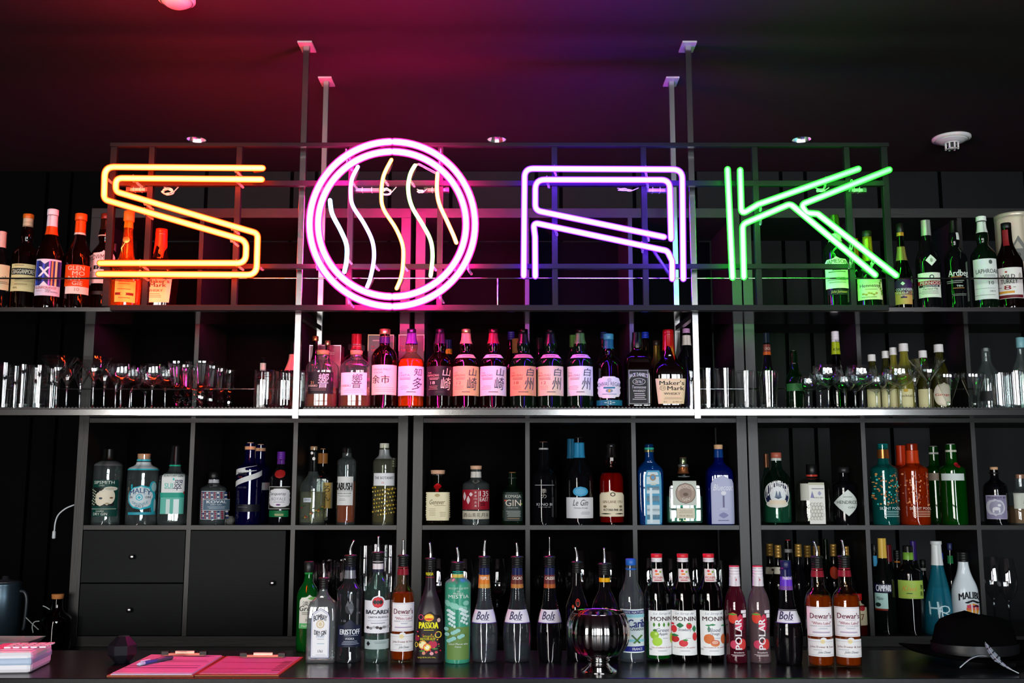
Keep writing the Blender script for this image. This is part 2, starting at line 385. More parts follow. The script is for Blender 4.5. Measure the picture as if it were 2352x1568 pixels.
bar_h(262, 2030, 416, 428, 'cross_bar', FY-.004); bar_h(262, 1958, 607, 618, 'cross_bar', FY-.004)

TR = .0112  # radius widened so the coloured rim can imitate the glow around a tube
def letter(name, lab, col, paths, clips, cat='neon letter', rad=TR):
    pts = [q for p in paths for q in p['p']]
    cx = sum(q[0] for q in pts)/len(pts); cy = sum(q[1] for q in pts)/len(pts); c = P(cx, cy, TY)
    t = empty(name, c); tag(t, lab, cat, 'neon letters of the sign')
    for p in paths:
        pp = fillet(p['p']) if not p.get('s') else spline(p['p'])
        w3 = [P(q[0], q[1], p.get('y', TY))-c for q in pp]
        # the ends of a tube bend back towards the frame
        m = MB(); sweep(m, w3, p.get('r', rad), p.get('m') or neon(p.get('c', col), p.get('k', 42), pw_=p.get('w', 2.6)), 12); m.build('neon_tube', t)
        if not p.get('m'):
            for e, d in ((w3[0], w3[0]-w3[1]), (w3[-1], w3[-1]-w3[-2])):
                m = MB(); dn = d.normalized(); q0 = e-dn*.006+Vector((0, .008, 0)); sweep(m, [q0, q0+Vector((0, .02, 0)), q0+Vector((0, .03, 0))-dn*.03], .0055, mat((.02, .02, .02), .4), 8)
                m.build('electrode_cap', t)
    for (x, y) in clips:
        p = P(x, y, TY)-c; m = MB()
        g = thin('ffffff', dens=.25, dcol='dddddd')
        sweep(m, [p+Vector((.009, FY-TY-.02, -.012)), p+Vector((.006, .03, -.010)), p+Vector((0, .012, -.003))], .0045, g, 8)
        ring = [p+Vector((0, .0118*cos(a), .0118*sin(a))) for a in [2*pi*k/12 for k in range(13)]]
        sweep(m, ring, .0016, g, 6, False); m.build('tube_clip', t)
    return t
OR = (1.0, .040, .0048); PK = (1.0, .009, .22); VI = (.12, .014, 1.0); GR = (.022, 1.0, .03)
letter('neon_letter', 'orange double-tube neon letter S at the left of the sign', OR, [
    {'p': [(603, 386), (241, 383, 22), (239, 458, 14), (566, 553, 22), (564, 604, 20), (230, 604)], 'k': 170, 'w': 5},
    {'p': [(601, 412), (266, 409, 22), (266, 440, 13), (592, 536, 14), (589, 631, 22), (227, 629)], 'k': 170, 'w': 5}],
    [(541, 388), (543, 412), (307, 410), (333, 463), (332, 485), (533, 520), (531, 548), (543, 604), (322, 604), (322, 628), (589, 604), (242, 405)])
def arc(cx, cy, R, a0, a1, ky=1.):
    n = 40; return [(cx+R*cos(a0+(a1-a0)*k/n), cy-R*ky*sin(a0+(a1-a0)*k/n)) for k in range(n+1)]
g = .022
letter('neon_letter', 'round magenta double-ring neon letter O with coloured wavy tubes inside', PK, [
    {'p': arc(901, 514.5, 190, pi/2+g, 3*pi/2-g, .995), 'k': 660, 'w': 7, 'r': .0134}, {'p': arc(901, 514.5, 190, pi/2-g, -pi/2+g, .995), 'k': 660, 'w': 7, 'r': .0134},
    {'p': arc(900.5, 514.5, 170, pi/2+g, 3*pi/2-g, .98), 'k': 660, 'w': 7, 'r': .0134}, {'p': arc(900.5, 514.5, 170, pi/2-g, -pi/2+g, .98), 'k': 660, 'w': 7, 'r': .0134},
    {'p': [(758, 460), (763, 491), (783, 530), (796, 563), (796, 597), (791, 624)], 's': 1, 'c': (.30, .65, 1.0), 'r': .0075},
    {'p': [(822, 383), (808, 412), (805.5, 446), (811, 474), (836, 513), (855, 553), (859, 592), (851, 637), (843, 659)], 's': 1, 'c': (.45, .25, 1.0), 'r': .0068},
    {'p': [(899, 367), (881, 404), (876, 446), (881, 480), (909, 524), (925, 564), (926, 603), (921, 637), (911, 662)], 's': 1, 'c': (1.0, .2, .03), 'r': .0068},
    {'p': [(953, 380), (942, 401), (937.5, 435), (946, 474), (971, 516), (989, 552), (993.5, 589), (989, 633)], 's': 1, 'c': (.35, 1.0, .15), 'r': .0068},
    {'p': [(1005, 398), (1003.5, 435), (1009, 468), (1027, 508), (1041, 539), (1048, 557)], 's': 1, 'c': (1.0, .14, .04), 'r': .0072},
    {'p': [(955, 379), (962, 377), (1000, 397)], 'm': thin('ffffff', dens=.3, dcol='ffc8e8'), 'r': .004}],
    [(728, 612), (757, 610), (797, 372), (795, 350), (1010, 378), (1012, 350), (800, 690), (1075, 614), (1040, 610), (1010, 680),
     (808, 414), (881, 407), (942, 410), (1009, 468), (785, 535), (796, 590), (859, 605), (926, 606), (992, 605)])
letter('neon_letter', 'violet-white double-tube neon letter A between the two right posts', VI, [
    {'p': [(1203, 633), (1205, 387, 20), (1567, 389, 22), (1569.5, 640)], 'k': 170, 'w': 5},
    {'p': [(1541.5, 548), (1538, 413, 20), (1229.5, 412.5, 22), (1229.5, 483, 16), (1525, 544)], 'k': 170, 'w': 5},
    {'p': [(1229.5, 634), (1229, 545), (1225, 511, 9), (1533, 576, 14), (1544, 600), (1544, 640)], 'k': 170, 'w': 5}],
    [(1273, 387), (1256, 412), (1483, 388), (1486, 412), (1204, 606), (1229, 608), (1275, 523), (1488, 536), (1474, 563), (1544, 612), (1569, 612)])
letter('neon_letter', 'green double-tube neon letter K at the right of the sign', GR, [
    {'p': [(1671, 389), (1682.5, 637)], 'k': 64, 'w': 5},
    {'p': [(1700, 391), (1703, 492, 8), (1741, 469.5, 12), (1971, 388)], 'k': 64, 'w': 5},
    {'p': [(1708.5, 636), (1705.5, 515, 15), (1815, 468, 14), (2010, 631)], 'k': 64, 'w': 5},
    {'p': [(2042, 390), (1840, 470, 9), (1852, 489, 7), (1878, 491, 8), (2058, 632)], 'k': 64, 'w': 5}],
    [(1673, 412), (1699, 412), (1748, 467), (1748, 498), (1897, 414), (1956, 420), (1682, 607), (1708, 607), (1955, 566), (1955, 600), (2005, 600)])

# transformers and wire bundles behind the letters
TM = mat((.35, .33, .33), .35, metal=.6); WIRE = mat((.7, .68, .66), .4)
def transformer(px, py, wpx, lab):
    a = P(px-wpx/2, py, FY+.015); b = P(px+wpx/2, py, FY+.015); c = (a+b)/2
    t = empty('sign_transformer', c); tag(t, lab, 'transformer')
    boxo('casing', (0, 0, 0), (b.x-a.x, .018, .012), TM, t, .001)
    for s in (-1, 1): boxo('end_cap', (s*(b.x-a.x)/2*.98, -.001, 0), (.012, .021, .015), mat((.05, .05, .05), .4), t)
    for s in (-.4, .3): boxo('cable_tie', (s*(b.x-a.x)/2, 0, .006), (.002, .022, .026), WIRE, t)
for a in ((318, 436, 44, 'slim metal transformer behind the top of the orange letter'), (845, 437, 62, 'slim metal transformer behind the wavy violet tube'),
          (1003, 437, 50, 'slim metal transformer behind the right side of the ring'), (1508, 438, 48, 'slim metal transformer behind the violet letter'), (1967, 438, 34, 'small transformer behind the arm of the green letter')):
    transformer(*a)
def bundle(px, py, lab, wpx, hpx, n=5, seed=1):
    R = random.Random(seed); c = P(px, py, FY-.0); m = MB(); s = S(py, FY)
    pts = []
    for k in range(n*8):
        a = k*pi/4; rr = .4+.6*R.random(); pts.append(Vector((wpx/2*s*rr*cos(a), R.uniform(-.006, .006), hpx/2*s*rr*sin(a))))
    pts = [Vector((-wpx*s*.5, .004, hpx*s*.8))]+pts+[Vector((wpx*s*.9, .004, hpx*s*.9))]
    sweep(m, spline(pts, 3), .0016, WIRE, 6); o = m.build('wire_bundle', None, c); tag(o, lab, 'wires')
bundle(385, 440, 'coiled wires under the crossbar behind the orange letter', 30, 18, seed=2)
bundle(888, 440, 'coiled pink-lit wires under the crossbar inside the ring', 28, 18, seed=3)
bundle(966, 440, 'knot of wires beside the green wavy tube', 16, 8, 3, seed=4)
bundle(1436, 436, 'loose wire ends behind the violet letter', 34, 6, 2, seed=5)
bundle(1885, 437, 'loose wires behind the arm of the green letter', 22, 8, 3, seed=6)
o = MB(); a = P(1500, 574, FY-.01); b = P(1538, 632, FY-.01); sweep(o, [Vector(), (b-a)*.2, b-a], .006, mat((.05, .03, .08), .3), 8)
tag(o.build('cable_sleeve', None, a), 'thick dark cable sleeve slanting down behind the violet letter', 'cable')
# ---------------------------------------------------------------- bottles: shapes, labels, lettering
FONT_CURVE = bpy.data.curves.new('type', 'FONT')
FONT_CURVE.resolution_u = 2
FONT_OB = bpy.data.objects.new('type', FONT_CURVE)
_tc = {}
def text_mesh(s, bold=0., shear=0.):
    key = (s, bold, shear)
    if key in _tc: return _tc[key]
    FONT_CURVE.body = s; FONT_CURVE.offset = bold; FONT_CURVE.shear = shear
    FONT_CURVE.resolution_u = 1 if len(s) > 12 else 2
    me = bpy.data.meshes.new_from_object(FONT_OB)
    if me.vertices:      # cut the flat glyphs into short spans so that they can wrap round a bottle
        bm = bmesh.new(); bm.from_mesh(me); xs_ = [v.co.x for v in bm.verts]; ys_ = [v.co.y for v in bm.verts]
        nx = min(26, 3*len(s)+2); ny = 4 if len(s) < 14 else 1
        for k in range(1, nx): bmesh.ops.bisect_plane(bm, geom=bm.verts[:]+bm.edges[:]+bm.faces[:], plane_co=(min(xs_)+(max(xs_)-min(xs_))*k/nx, 0, 0), plane_no=(1, 0, 0))
        for k in range(1, ny): bmesh.ops.bisect_plane(bm, geom=bm.verts[:]+bm.edges[:]+bm.faces[:], plane_co=(0, min(ys_)+(max(ys_)-min(ys_))*k/ny, 0), plane_no=(0, 1, 0))
        bm.to_mesh(me); bm.free()
    vs = [(v.co.x, v.co.y) for v in me.vertices]; fs = [tuple(p.vertices) for p in me.polygons]
    bpy.data.meshes.remove(me)
    if vs:
        x0 = min(v[0] for v in vs); x1 = max(v[0] for v in vs); y0 = min(v[1] for v in vs); y1 = max(v[1] for v in vs)
        vs = [((x-x0)/max(1e-6, x1-x0)*2-1, (y-y0)/max(1e-6, y1-y0)*2-1) for x, y in vs]
    _tc[key] = (vs, fs); return _tc[key]

# profiles: (height share, half-width share, corner share)
PROF = {
 'std':  [(0, .90, 1), (.012, 1, 1), (.56, 1, 1), (.63, .97, 1), (.69, .75, 1), (.73, .42, 1), (.78, .46, 1), (.84, .42, 1), (.93, .34, 1), (1, .32, 1)],
 'slope': [(0, .92, 1), (.012, 1, 1), (.50, 1, 1), (.58, .96, 1), (.68, .62, 1), (.77, .38, 1), (.88, .36, 1), (1, .35, 1)],
 'bulb': [(0, .92, 1), (.012, 1, 1), (.53, 1, 1), (.61, .94, 1), (.67, .60, 1), (.71, .37, 1), (.76, .48, 1), (.82, .46, 1), (.88, .33, 1), (1, .32, 1)],
 'tall': [(0, .93, 1), (.012, 1, 1), (.66, 1, 1), (.70, .97, 1), (.735, .60, 1), (.75, .44, 1), (.86, .40, 1), (1, .40, 1)],
 'cyl':  [(0, .94, 1), (.012, 1, 1), (.76, 1, 1), (.80, .92, 1), (.83, .60, 1), (.86, .42, 1), (1, .42, 1)],
 'squat': [(0, .93, .45), (.015, 1, .45), (.58, 1, .45), (.64, .96, .6), (.69, .62, 1), (.73, .38, 1), (.82, .40, 1), (1, .40, 1)],
 'koval': [(0, .95, 1), (.015, 1, 1), (.66, 1, 1), (.71, .92, 1), (.75, .5, 1), (.79, .36, 1), (1, .36, 1)],
 'square': [(0, .94, .25), (.012, 1, .25), (.60, 1, .25), (.65, .98, .4), (.69, .72, .8), (.73, .46, 1), (.80, .42, 1), (1, .36, 1)],
 'jack': [(0, .95, .22), (.012, 1, .22), (.62, 1, .22), (.66, .99, .3), (.70, .82, .7), (.74, .60, 1), (.77, .42, 1), (.84, .46, 1), (.90, .38, 1), (1, .36, 1)],
 'maker': [(0, .80, .5), (.02, .88, .45), (.30, .96, .4), (.46, 1, .4), (.54, .92, .6), (.62, .56, .9), (.70, .40, 1), (.84, .33, 1), (1, .32, 1)],
 'dewar': [(0, .90, 1), (.02, .97, 1), (.52, 1, 1), (.62, .98, 1), (.68, .84, 1), (.735, .44, 1), (.78, .48, 1), (.84, .44, 1), (.93, .36, 1), (1, .34, 1)],
 'bols': [(0, .84, 1), (.02, .90, 1), (.20, 1, 1), (.32, 1, 1), (.44, .88, 1), (.50, .68, 1), (.58, .50, 1), (.74, .40, 1), (.9, .35, 1), (1, .33, 1)],
 'cone': [(0, .97, 1), (.015, 1, 1), (.16, 1, 1), (.36, .86, 1), (.55, .56, 1), (.72, .36, 1), (.86, .30, 1), (1, .28, 1)],
 'malibu': [(0, .95, 1), (.015, 1, 1), (.50, 1, 1), (.60, .90, 1), (.72, .56, 1), (.84, .37, 1), (1, .34, 1)],
 'bombay': [(0, .96, .25), (.012, 1, .25), (.66, .98, .25), (.735, .84, .4), (.80, .44, .9), (.86, .28, 1), (1, .27, 1)],
 'frost': [(0, .92, 1), (.015, .96, 1), (.78, 1, 1), (.82, .97, 1), (.85, .7, 1), (.87, .40, 1), (1, .37, 1)],
 'passoa': [(0, .92, .7), (.015, .96, .7), (.10, 1, .7), (.35, .93, .8), (.50, .84, .9), (.60, .66, 1), (.70, .38, 1), (.84, .28, 1), (1, .27, 1)],
 'polar': [(0, .92, 1), (.015, .96, 1), (.14, .92, 1), (.30, .90, 1), (.46, 1, 1), (.60, 1, 1), (.70, .82, 1), (.78, .46, 1), (.86, .44, 1), (1, .44, 1)],
 'monin': [(0, .95, 1), (.012, 1, 1), (.60, 1, 1), (.66, .95, 1), (.74, .62, 1), (.82, .42, 1), (.92, .40, 1), (1, .38, 1)],
 'flask': [(0, .94, .35), (.015, 1, .35), (.58, 1, .35), (.66, .90, .5), (.72, .50, .9), (.76, .26, 1), (1, .25, 1)],
 'cobalt': [(0, .94, .6), (.012, 1, .6), (.62, 1, .6), (.70, .90, .7), (.76, .46, 1), (.80, .33, 1), (1, .30, 1)],
 'star': [(0, .84, .3), (.015, .88, .3), (.62, 1, .3), (.70, .94, .5), (.76, .55, .9), (.80, .34, 1), (.9, .34, 1), (1, .34, 1)],
 'cognac': [(0, .88, 1), (.015, .95, 1), (.30, 1, 1), (.42, .96, 1), (.50, .52, 1), (.62, .36, 1), (.86, .25, 1), (1, .24, 1)],
 'courv': [(0, .80, 1), (.02, .90, 1), (.34, 1, 1), (.46, .82, 1), (.58, .50, 1), (.74, .32, 1), (1, .28, 1)],
 'beer': [(0, .92, 1), (.015, 1, 1), (.56, 1, 1), (.66, .80, 1), (.76, .5, 1), (1, .42, 1)],
}
def sec_loop(a, b, c, k=7):
    pts = []
    for sx, sy, a0 in ((1, -1, -pi/2), (1, 1, 0), (-1, 1, pi/2), (-1, -1, pi)):
        for i in range(k+1):
            t = a0+pi/2*i/k; pts.append((sx*(a-c)+c*cos(t), sy*(b-c)+c*sin(t)))
    return pts
def sec_pt(a, b, c, s, off):
    g = 1 if s >= 0 else -1; s = abs(s)
    if s <= a-c: return (g*s, -b-off)
    q = (s-(a-c))/c
    if q <= pi/2: return (g*((a-c)+(c+off)*sin(q)), -(b-c)-(c+off)*cos(q))
    return (g*(a+off), -(b-c)+(q-pi/2)*c)
def s_of(a, c, h):
    g = 1 if h >= 0 else -1; h = abs(h)
    if h <= a-c: return g*h
    return g*((a-c)+c*asin(min(.97, (h-(a-c))/c)))
class Body:
    def __init__(s, prof, H, a, d=1.):
        s.p = chaikin(PROF[prof] if isinstance(prof, str) else prof, 2); s.H = H; s.a = a; s.d = d
    def at(s, z):
        t = z/s.H; p = s.p
        if t <= p[0][0]: q = p[0]
        elif t >= p[-1][0]: q = p[-1]
        else:
            for u, v in zip(p, p[1:]):
                if u[0] <= t <= v[0]:
                    f = (t-u[0])/max(1e-9, v[0]-u[0]); q = tuple(x+(y-x)*f for x, y in zip(u, v)); break
        a = q[1]*s.a; b = a*(s.d if q[1] > .5 else s.d+(1-s.d)*min(1, (.5-q[1])/.08+0)); cc = min(a, b)*max(.02, min(1, q[2]))
        return a, b, cc
    def surf(s, sv, z, off):
        a, b, c = s.at(z); x, y = sec_pt(a, b, c, sv, off); return Vector((x, y, z))
    def shell(s, mb, m, z0=0., z1=1., grow=0., k=7, top=True, bot=True, n=None):
        zs = sorted(set([z0]+[q[0] for q in s.p if z0 < q[0] < z1]+[z1])); vs = []; fs = []; N = 4*(k+1)
        for t in zs:
            a, b, c = s.at(t*s.H); a += grow; b += grow; c = min(max(c+grow, 1e-4), a, b)
            vs += [Vector((x, y, t*s.H)) for x, y in sec_loop(a, b, c, k)]
        for i in range(len(zs)-1):
            for j in range(N): j2 = (j+1) % N; fs.append((i*N+j, i*N+j2, (i+1)*N+j2, (i+1)*N+j))
        if bot: fs.append(tuple(range(N))[::-1])
        if top: fs.append(tuple((len(zs)-1)*N+j for j in range(N)))
        mb.add(vs, fs, m); return mb
def paper(col, rough=.6): return mat(col, rough, spec=.35)
def foil(col): return mat(col, .28, metal=.85)
def printm(col):
    if isinstance(col, str) and col.startswith('*'): return foil(col[1:])
    return mat(col, .5, spec=.3)
# element makers (all boxes in picture coordinates)
def L(sh, x0, y0, x1, y1, col, name='label'): return ('L', sh, x0, y0, x1, y1, col, name)
def R(x0, y0, x1, y1, col, sh='r'): return ('S', sh, x0, y0, x1, y1, col)
def E(cx, cy, rx, ry, col): return ('S', 'e', cx-rx, cy-ry, cx+rx, cy+ry, col)
def T(s, x0, y0, x1, y1, col='141414', arc=0, sh=0, b=.012, rot=0): return ('T', s, x0, y0, x1, y1, col, arc, sh, b, rot)
def N(x0, y0, x1, y1, n, col='555555', th=.35): return ('N', n, x0, y0, x1, y1, col, th)
def Fr(x0, y0, x1, y1, t, col): return [R(x0, y0, x1, y0+t, col), R(x0, y1-t, x1, y1, col), R(x0, y0, x0+t, y1, col), R(x1-t, y0, x1, y1, col)]
def shift(els, dx, dy=0):
    out = []
    for e in els:
        e = list(e); e[2] += dx; e[4] += dx; e[3] += dy; e[5] += dy; out.append(tuple(e))
    return out
SHAPES = {'r': lambda v: 1, 'e': lambda v: sqrt(max(0, 1-v*v)), 'd': lambda v: 1-abs(v), 'up': lambda v: (1-v)/2, 'dn': lambda v: (1+v)/2,
          'arch': lambda v: 1 if v < .55 else sqrt(max(0, 1-((v-.55)/.45)**2)), 'trap': lambda v: 1-.11*(v+1), 'itrap': lambda v: .80+.2*(v+1)/2,
          'shield': lambda v: (1-.12*abs(sin(v*7))) * (1 if abs(v) < .6 else sqrt(max(0, 1-((abs(v)-.6)/.45)**2))),
          'urn': lambda v: .52+.48*abs(sin(v*2.6+.3)) if v > -.8 else .3, 'heart': lambda v: (sqrt(max(0, 1-((v-.35)/.65)**2)) if v > .35 else max(0, (v+1)/1.35)),
          'leaf': lambda v: max(0, 1-abs(v)**1.5)}
class Item:
    """places picture-measured elements on the front of a body"""
    def __init__(s, body, X, Y, zs, x):
        s.B = body; s.X = X; s.Y = Y; s.zs = zs; s.x = x
    def zq(s, py, z=None):
        a, b, c = s.B.at(s.B.H*.4 if z is None else z); return Zat(py, s.Y-b)-s.zs
    def sq(s, px, z, py, lim=9.):
        a, b, c = s.B.at(z); h = P(px, py, s.Y-b*.8).x-s.X; return s_of(a, c, max(-lim*a, min(lim*a, h)))
    def zz(s, py):
        z = s.zq(py); return s.zq(py, z)
    def patch(s, mb, sh, x0, y0, x1, y1, m, off):
        za, zb = s.zz(y1), s.zz(y0); zm = (za+zb)/2; ym = (y0+y1)/2
        if zb > s.B.H: zb = s.B.H
        sa, sb = s.sq(x0, zm, ym), s.sq(x1, zm, ym); f = SHAPES[sh]; sc = (sa+sb)/2; hw = (sb-sa)/2
        nu = max(2, min(16, int(abs(hw)*2/.004)+1)); nv = max(2, min(12, int((zb-za)/.006)+1))
        if sh != 'r': nv = max(nv, 10); nu = max(nu, 4)
        vs = []; fs = []
        wob = .0
        for j in range(nv+1):
            v = -1+2*j/nv; z = za+(zb-za)*j/nv; h = hw*f(v)
            for i in range(nu+1): vs.append(s.B.surf(sc+h*(-1+2*i/nu), z, off))
        for j in range(nv):
            for i in range(nu): k = j*(nu+1)+i; fs.append((k, k+1, k+nu+2, k+nu+1))
        mb.add(vs, fs, m)
    def text(s, mb, st, x0, y0, x1, y1, m, off, arc, sh, b, rot):
        tv, tf = text_mesh(st, 0., sh)
        if not tv: return
        za, zb = s.zz(y1), s.zz(y0); zm = (za+zb)/2; ym = (y0+y1)/2
        sa, sb = s.sq(x0, zm, ym, .88), s.sq(x1, zm, ym, .88); sc = (sa+sb)/2; hw = (sb-sa)/2; hh = (zb-za)/2
        A = arc*S(ym, s.Y)
        wt = (hw if rot else hh)*2*b*.7     # heavier faces are struck twice, a hair apart
        for q in ((0,) if b <= .012 else (-wt, wt) if b < .04 else (-wt, 0, wt)):
            out = []
            for u, v in tv:
                if rot: u, v = -v, u
                out.append(s.B.surf(sc+u*hw+(0 if rot else q), zm+v*hh-A*(u*u-.5)+(q if rot else 0), off))
            mb.add(out, tf, m, False)
    def dress(s, els, root):
        part = None; mb = None; base = None; nm = None; n = 0; nE = 0
        def flush():
            nonlocal mb, base, nE
            if mb is not None and mb.v:
                o = mb.build('lettering', base or root)
                if nE >= 5 or base is None: o['kind'] = 'stuff'
            mb = None
        for e in els:
            if e[0] == 'L':
                flush(); m = MB(); s.patch(m, e[1], e[2], e[3], e[4], e[5], printm(e[6]), .0005); base = m.build(e[7], root); mb = MB(); n = 0; nE = 0; continue
            if mb is None: mb = MB()
            if base is None and n == 0: n = 0
            if e[0] == 'S':
                n += 1; nE += 1; s.patch(mb, e[1], e[2], e[3], e[4], e[5], printm(e[6]), .0006+.00014*n+(.0003 if base is None else .0002))
            elif e[0] == 'T':
                s.text(mb, e[1], e[2], e[3], e[4], e[5], printm(e[6]), .0015+.00014*n, *e[7:11])
            elif e[0] == 'N':
                R_ = random.Random(int(e[2]+e[3]*3)); k = e[1]; hgt = (e[5]-e[3])/k
                for i in range(k):
                    q = R_.uniform(.0, .16)*(e[4]-e[2]); y = e[3]+hgt*i
                    s.patch(mb, 'r', e[2]+q, y, e[4]-q*R_.random(), y+hgt*e[7], printm(e[6]), .0010+.00014*n)
        flush()
SURF = {}
def cap_cyl(root, B, z0, z1, r0, r1, m, name='cap', ridges=0, seg=24, x=0, y=0, chamf=.0008):
    mb = MB(); pr = [(z0, r0*.96), (z0+chamf, r0)]
    for k in range(ridges):
        z = z0+(z1-z0)*(k+1)/(ridges+1); rr = r0+(r1-r0)*(k+1)/(ridges+1); pr += [(z-.0008, rr), (z, rr*.92), (z+.0008, rr)]
    pr += [(z1-chamf*1.5, r1), (z1, r1*.90)]; lathe(mb, pr, m, seg, x, y); return mb.build(name, root)
def do_caps(root, B, H, caps):
    for c in caps:
        k = c[0]
        if k == 'sleeve':       # capsule that hugs the neck: colour, from, to share of height
            _, col, t0, t1 = c[:4]; mb = MB(); B.shell(mb, c[4] if len(c) > 4 else mat(col, .35, spec=.5), t0, t1, .0009, 5, True, False)
            mb.build('capsule', root)
        elif k == 'band':
            _, col, t0, t1 = c[:4]; mb = MB(); B.shell(mb, c[4] if len(c) > 4 else mat(col, .4), t0, t1, .0013, 5, False, False); mb.build('neck_band', root)
        elif k == 'screw':
            _, col, t0, rf = c[:4]; m = c[4] if len(c) > 4 else mat(col, .4)
            cap_cyl(root, B, t0*H, H*1.004, B.a*rf, B.a*rf*.97, m, 'cap', 3)
        elif k == 'plain':
            _, col, t0, rf = c[:4]; m = c[4] if len(c) > 4 else mat(col, .4); cap_cyl(root, B, t0*H, H*(c[5] if len(c) > 5 else 1.004), B.a*rf, B.a*rf, m, 'cap')
        elif k == 'cork':
            _, t0, rf = c[:3]; cap_cyl(root, B, t0*H, H*1.004, B.a*rf*.94, B.a*rf, c[3] if len(c) > 3 else CORK, 'cork_stopper')
        elif k == 'pour':       # rubber collar with a bent steel spout: tip offset in picture px, tip row
            _, dx, dy = c[:3]; r = B.at(H)[0]; s = S(1300, 2.62)
            mb = MB(); pr = []
            z = H-.022
            for i in range(4): pr += [(z, r*1.16), (z+.003, r*1.20), (z+.0045, r*1.08), (z+.0055, r*1.08)]; z += .006
            pr += [(z, r*1.35), (z+.003, r*1.42), (z+.0055, r*1.25), (z+.006, r*.5)]; lathe(mb, pr, RUBBER, 20); mb.build('pourer_collar', root)
            zt = z+.005; L_ = dy*s
            cap_cyl(root, B, zt-.001, zt+.003, r*.42, r*.30, mat('8a1030', .3), 'pourer_seal', seg=12)
            p = spline([(0, 0, zt), (-dx*s*.15, 0, zt+L_*.3), (dx*s*.2, -.002, zt+L_*.62), (dx*s, -.004, zt+L_)], 4)
            mb = MB(); sweep(mb, p, .0050 if len(c) < 4 else .0018, SPOUT, 10, False, .0030 if len(c) < 4 else .0014); mb.build('spout', root)
GL = {}
def bottle(name, label, group, x, yt, wpx, Y, surf, prof, glass, caps=(), els=(), liq=None, d=None, ym=None, x2=None, cat='bottle', base_in=None, rib=None):
    """x, wpx: picture centre and width of the body near row ym; yt: top row; surf: height it stands on"""
    Ht = Zat(yt, Y)-surf; yb = row_of(surf, Y); ym = ym if ym is not None else yb-(yb-yt)*.35
    s = S(ym, Y); X = P(x, ym, Y).x; B = Body(prof, Ht, wpx/2*s, d or 1.)
    surf += .0006; root = empty(name, (X, Y, surf)); tag(root, label, cat, group)
    mb = MB(); B.shell(mb, glass, 0, .995); mb.build('glass_body', root)
    if liq:
        col, t1 = liq[:2]; mb = MB(); B.shell(mb, LIQ(col, *liq[2:]), .03, t1, -.0028, 6); mb.build('liquid', root)
    if rib:
        for t in rib: 
            mb = MB(); B.shell(mb, glass, t-.004, t+.004, .0012, 5, False, False); mb.build('glass_ring', root)
    do_caps(root, B, Ht, caps)
    it = Item(B, X, Y, surf, x); it.dress(els, root)
    return root, B, it
def LIQ(col, dens=.55, rough=.0):
    return thin(col, .02, .5, dens, col)
# ---------------------------------------------------------------- glass colours
G_CLEAR = thin('eef6f4', .01, 1.8, .05, 'b8c4c4'); G_GREEN = thin('0c2a12', .02, 1.25, .10, '052008'); G_DKG = mat((.002, .007, .003), .03, spec=.7)  # grey diffuse share in the clear glass imitates its broad pale reflections
G_BLACK = mat((.003, .003, .004), .04, spec=.7); G_AMB = thin('2a0c04', .02, 1.25, .25, '240800'); G_WH = thin('1a0604', .02, 1.25, .35, '180603')
G_BLUE = thin('0a5fb0', .02, 1.4, .28, '0450a8'); G_COB = thin('06207a', .02, 1.4, .4, '03157a'); G_TEAL = thin('1f9c96', .02, 1.4, .3, '0f7f7a')
G_ORG = thin('c03a06', .02, 1.4, .45, 'b03003'); G_GRN = thin('08781c', .02, 1.4, .30, '046012'); G_AQUA = thin('bfe8dc', .02, 1.35)
WHS = 'a04408'
# ---------------------------------------------------------------- whisky row on the lower steel shelf
WY_ = 3.435; gw = 'whisky bottles standing between the steel posts'
def wb_(label, x, yt, wpx, prof, glass, caps, els, **k): return bottle('whisky_bottle', label, gw, x, yt, wpx, WY_, ZMS, prof, glass, caps, els, **k)
def decanter(label, x, els, yt):
    r, B, it = wb_(label, x, 806, 73, [(0, .94, .75), (.02, 1, .75), (.68, 1, .75), (.76, .93, .75), (.84, .58, .8), (.88, .36, 1), (1, .34, 1)], G_CLEAR, [('cork', .93, .40)], els, liq=(WHS, .36, .5))
    H = B.H; m = MB(); g = thin('ffe9f2', boost=1.6)
    lathe(m, [(H+.001, B.a*.44), (H+.003, B.a*.50), (H+.020, B.a*.50), (H+.022, B.a*.44)], g, 4, smooth=False); o = m.build('glass_stopper', r); o.rotation_euler = (0, 0, pi/4); o.scale = (1.28, .9, 1)
    m = MB()
    for sx in (-1, 1):
        for k in range(5): q = sx*(B.a*(.72+.055*k)); sweep(m, [B.surf(s_of(B.a, B.at(.02)[2], q), z, .0004) for z in (.01, H*.3, H*.66)], .0007, g, 5, False)
    m.build('fluting', r); return r
decanter('squat clear decanter bottle with black label and large pale character', 740, [
    L('r', 708, 854, 765, 904, '15121a'), T('響', 732, 857, 756, 890, 'e9dde6', b=0, sh=.1), T('21', 715, 875, 722, 881, 'd9a05a'), T('HIBIKI', 710, 883, 730, 888, 'd8c7b4'), N(713, 891, 750, 899, 2, '8a7a70', .2)], 792)
decanter('squat clear decanter bottle with pale pink label and dark character', 817, [
    L('r', 783, 855, 842, 907, 'f4e6ee'), T('響', 809, 858, 833, 891, '3a2a52', b=0, sh=.1), T('HIBIKI', 786, 883, 806, 888, '6b4552'), N(790, 893, 838, 903, 3, 'b78a9a', .2)], 793)
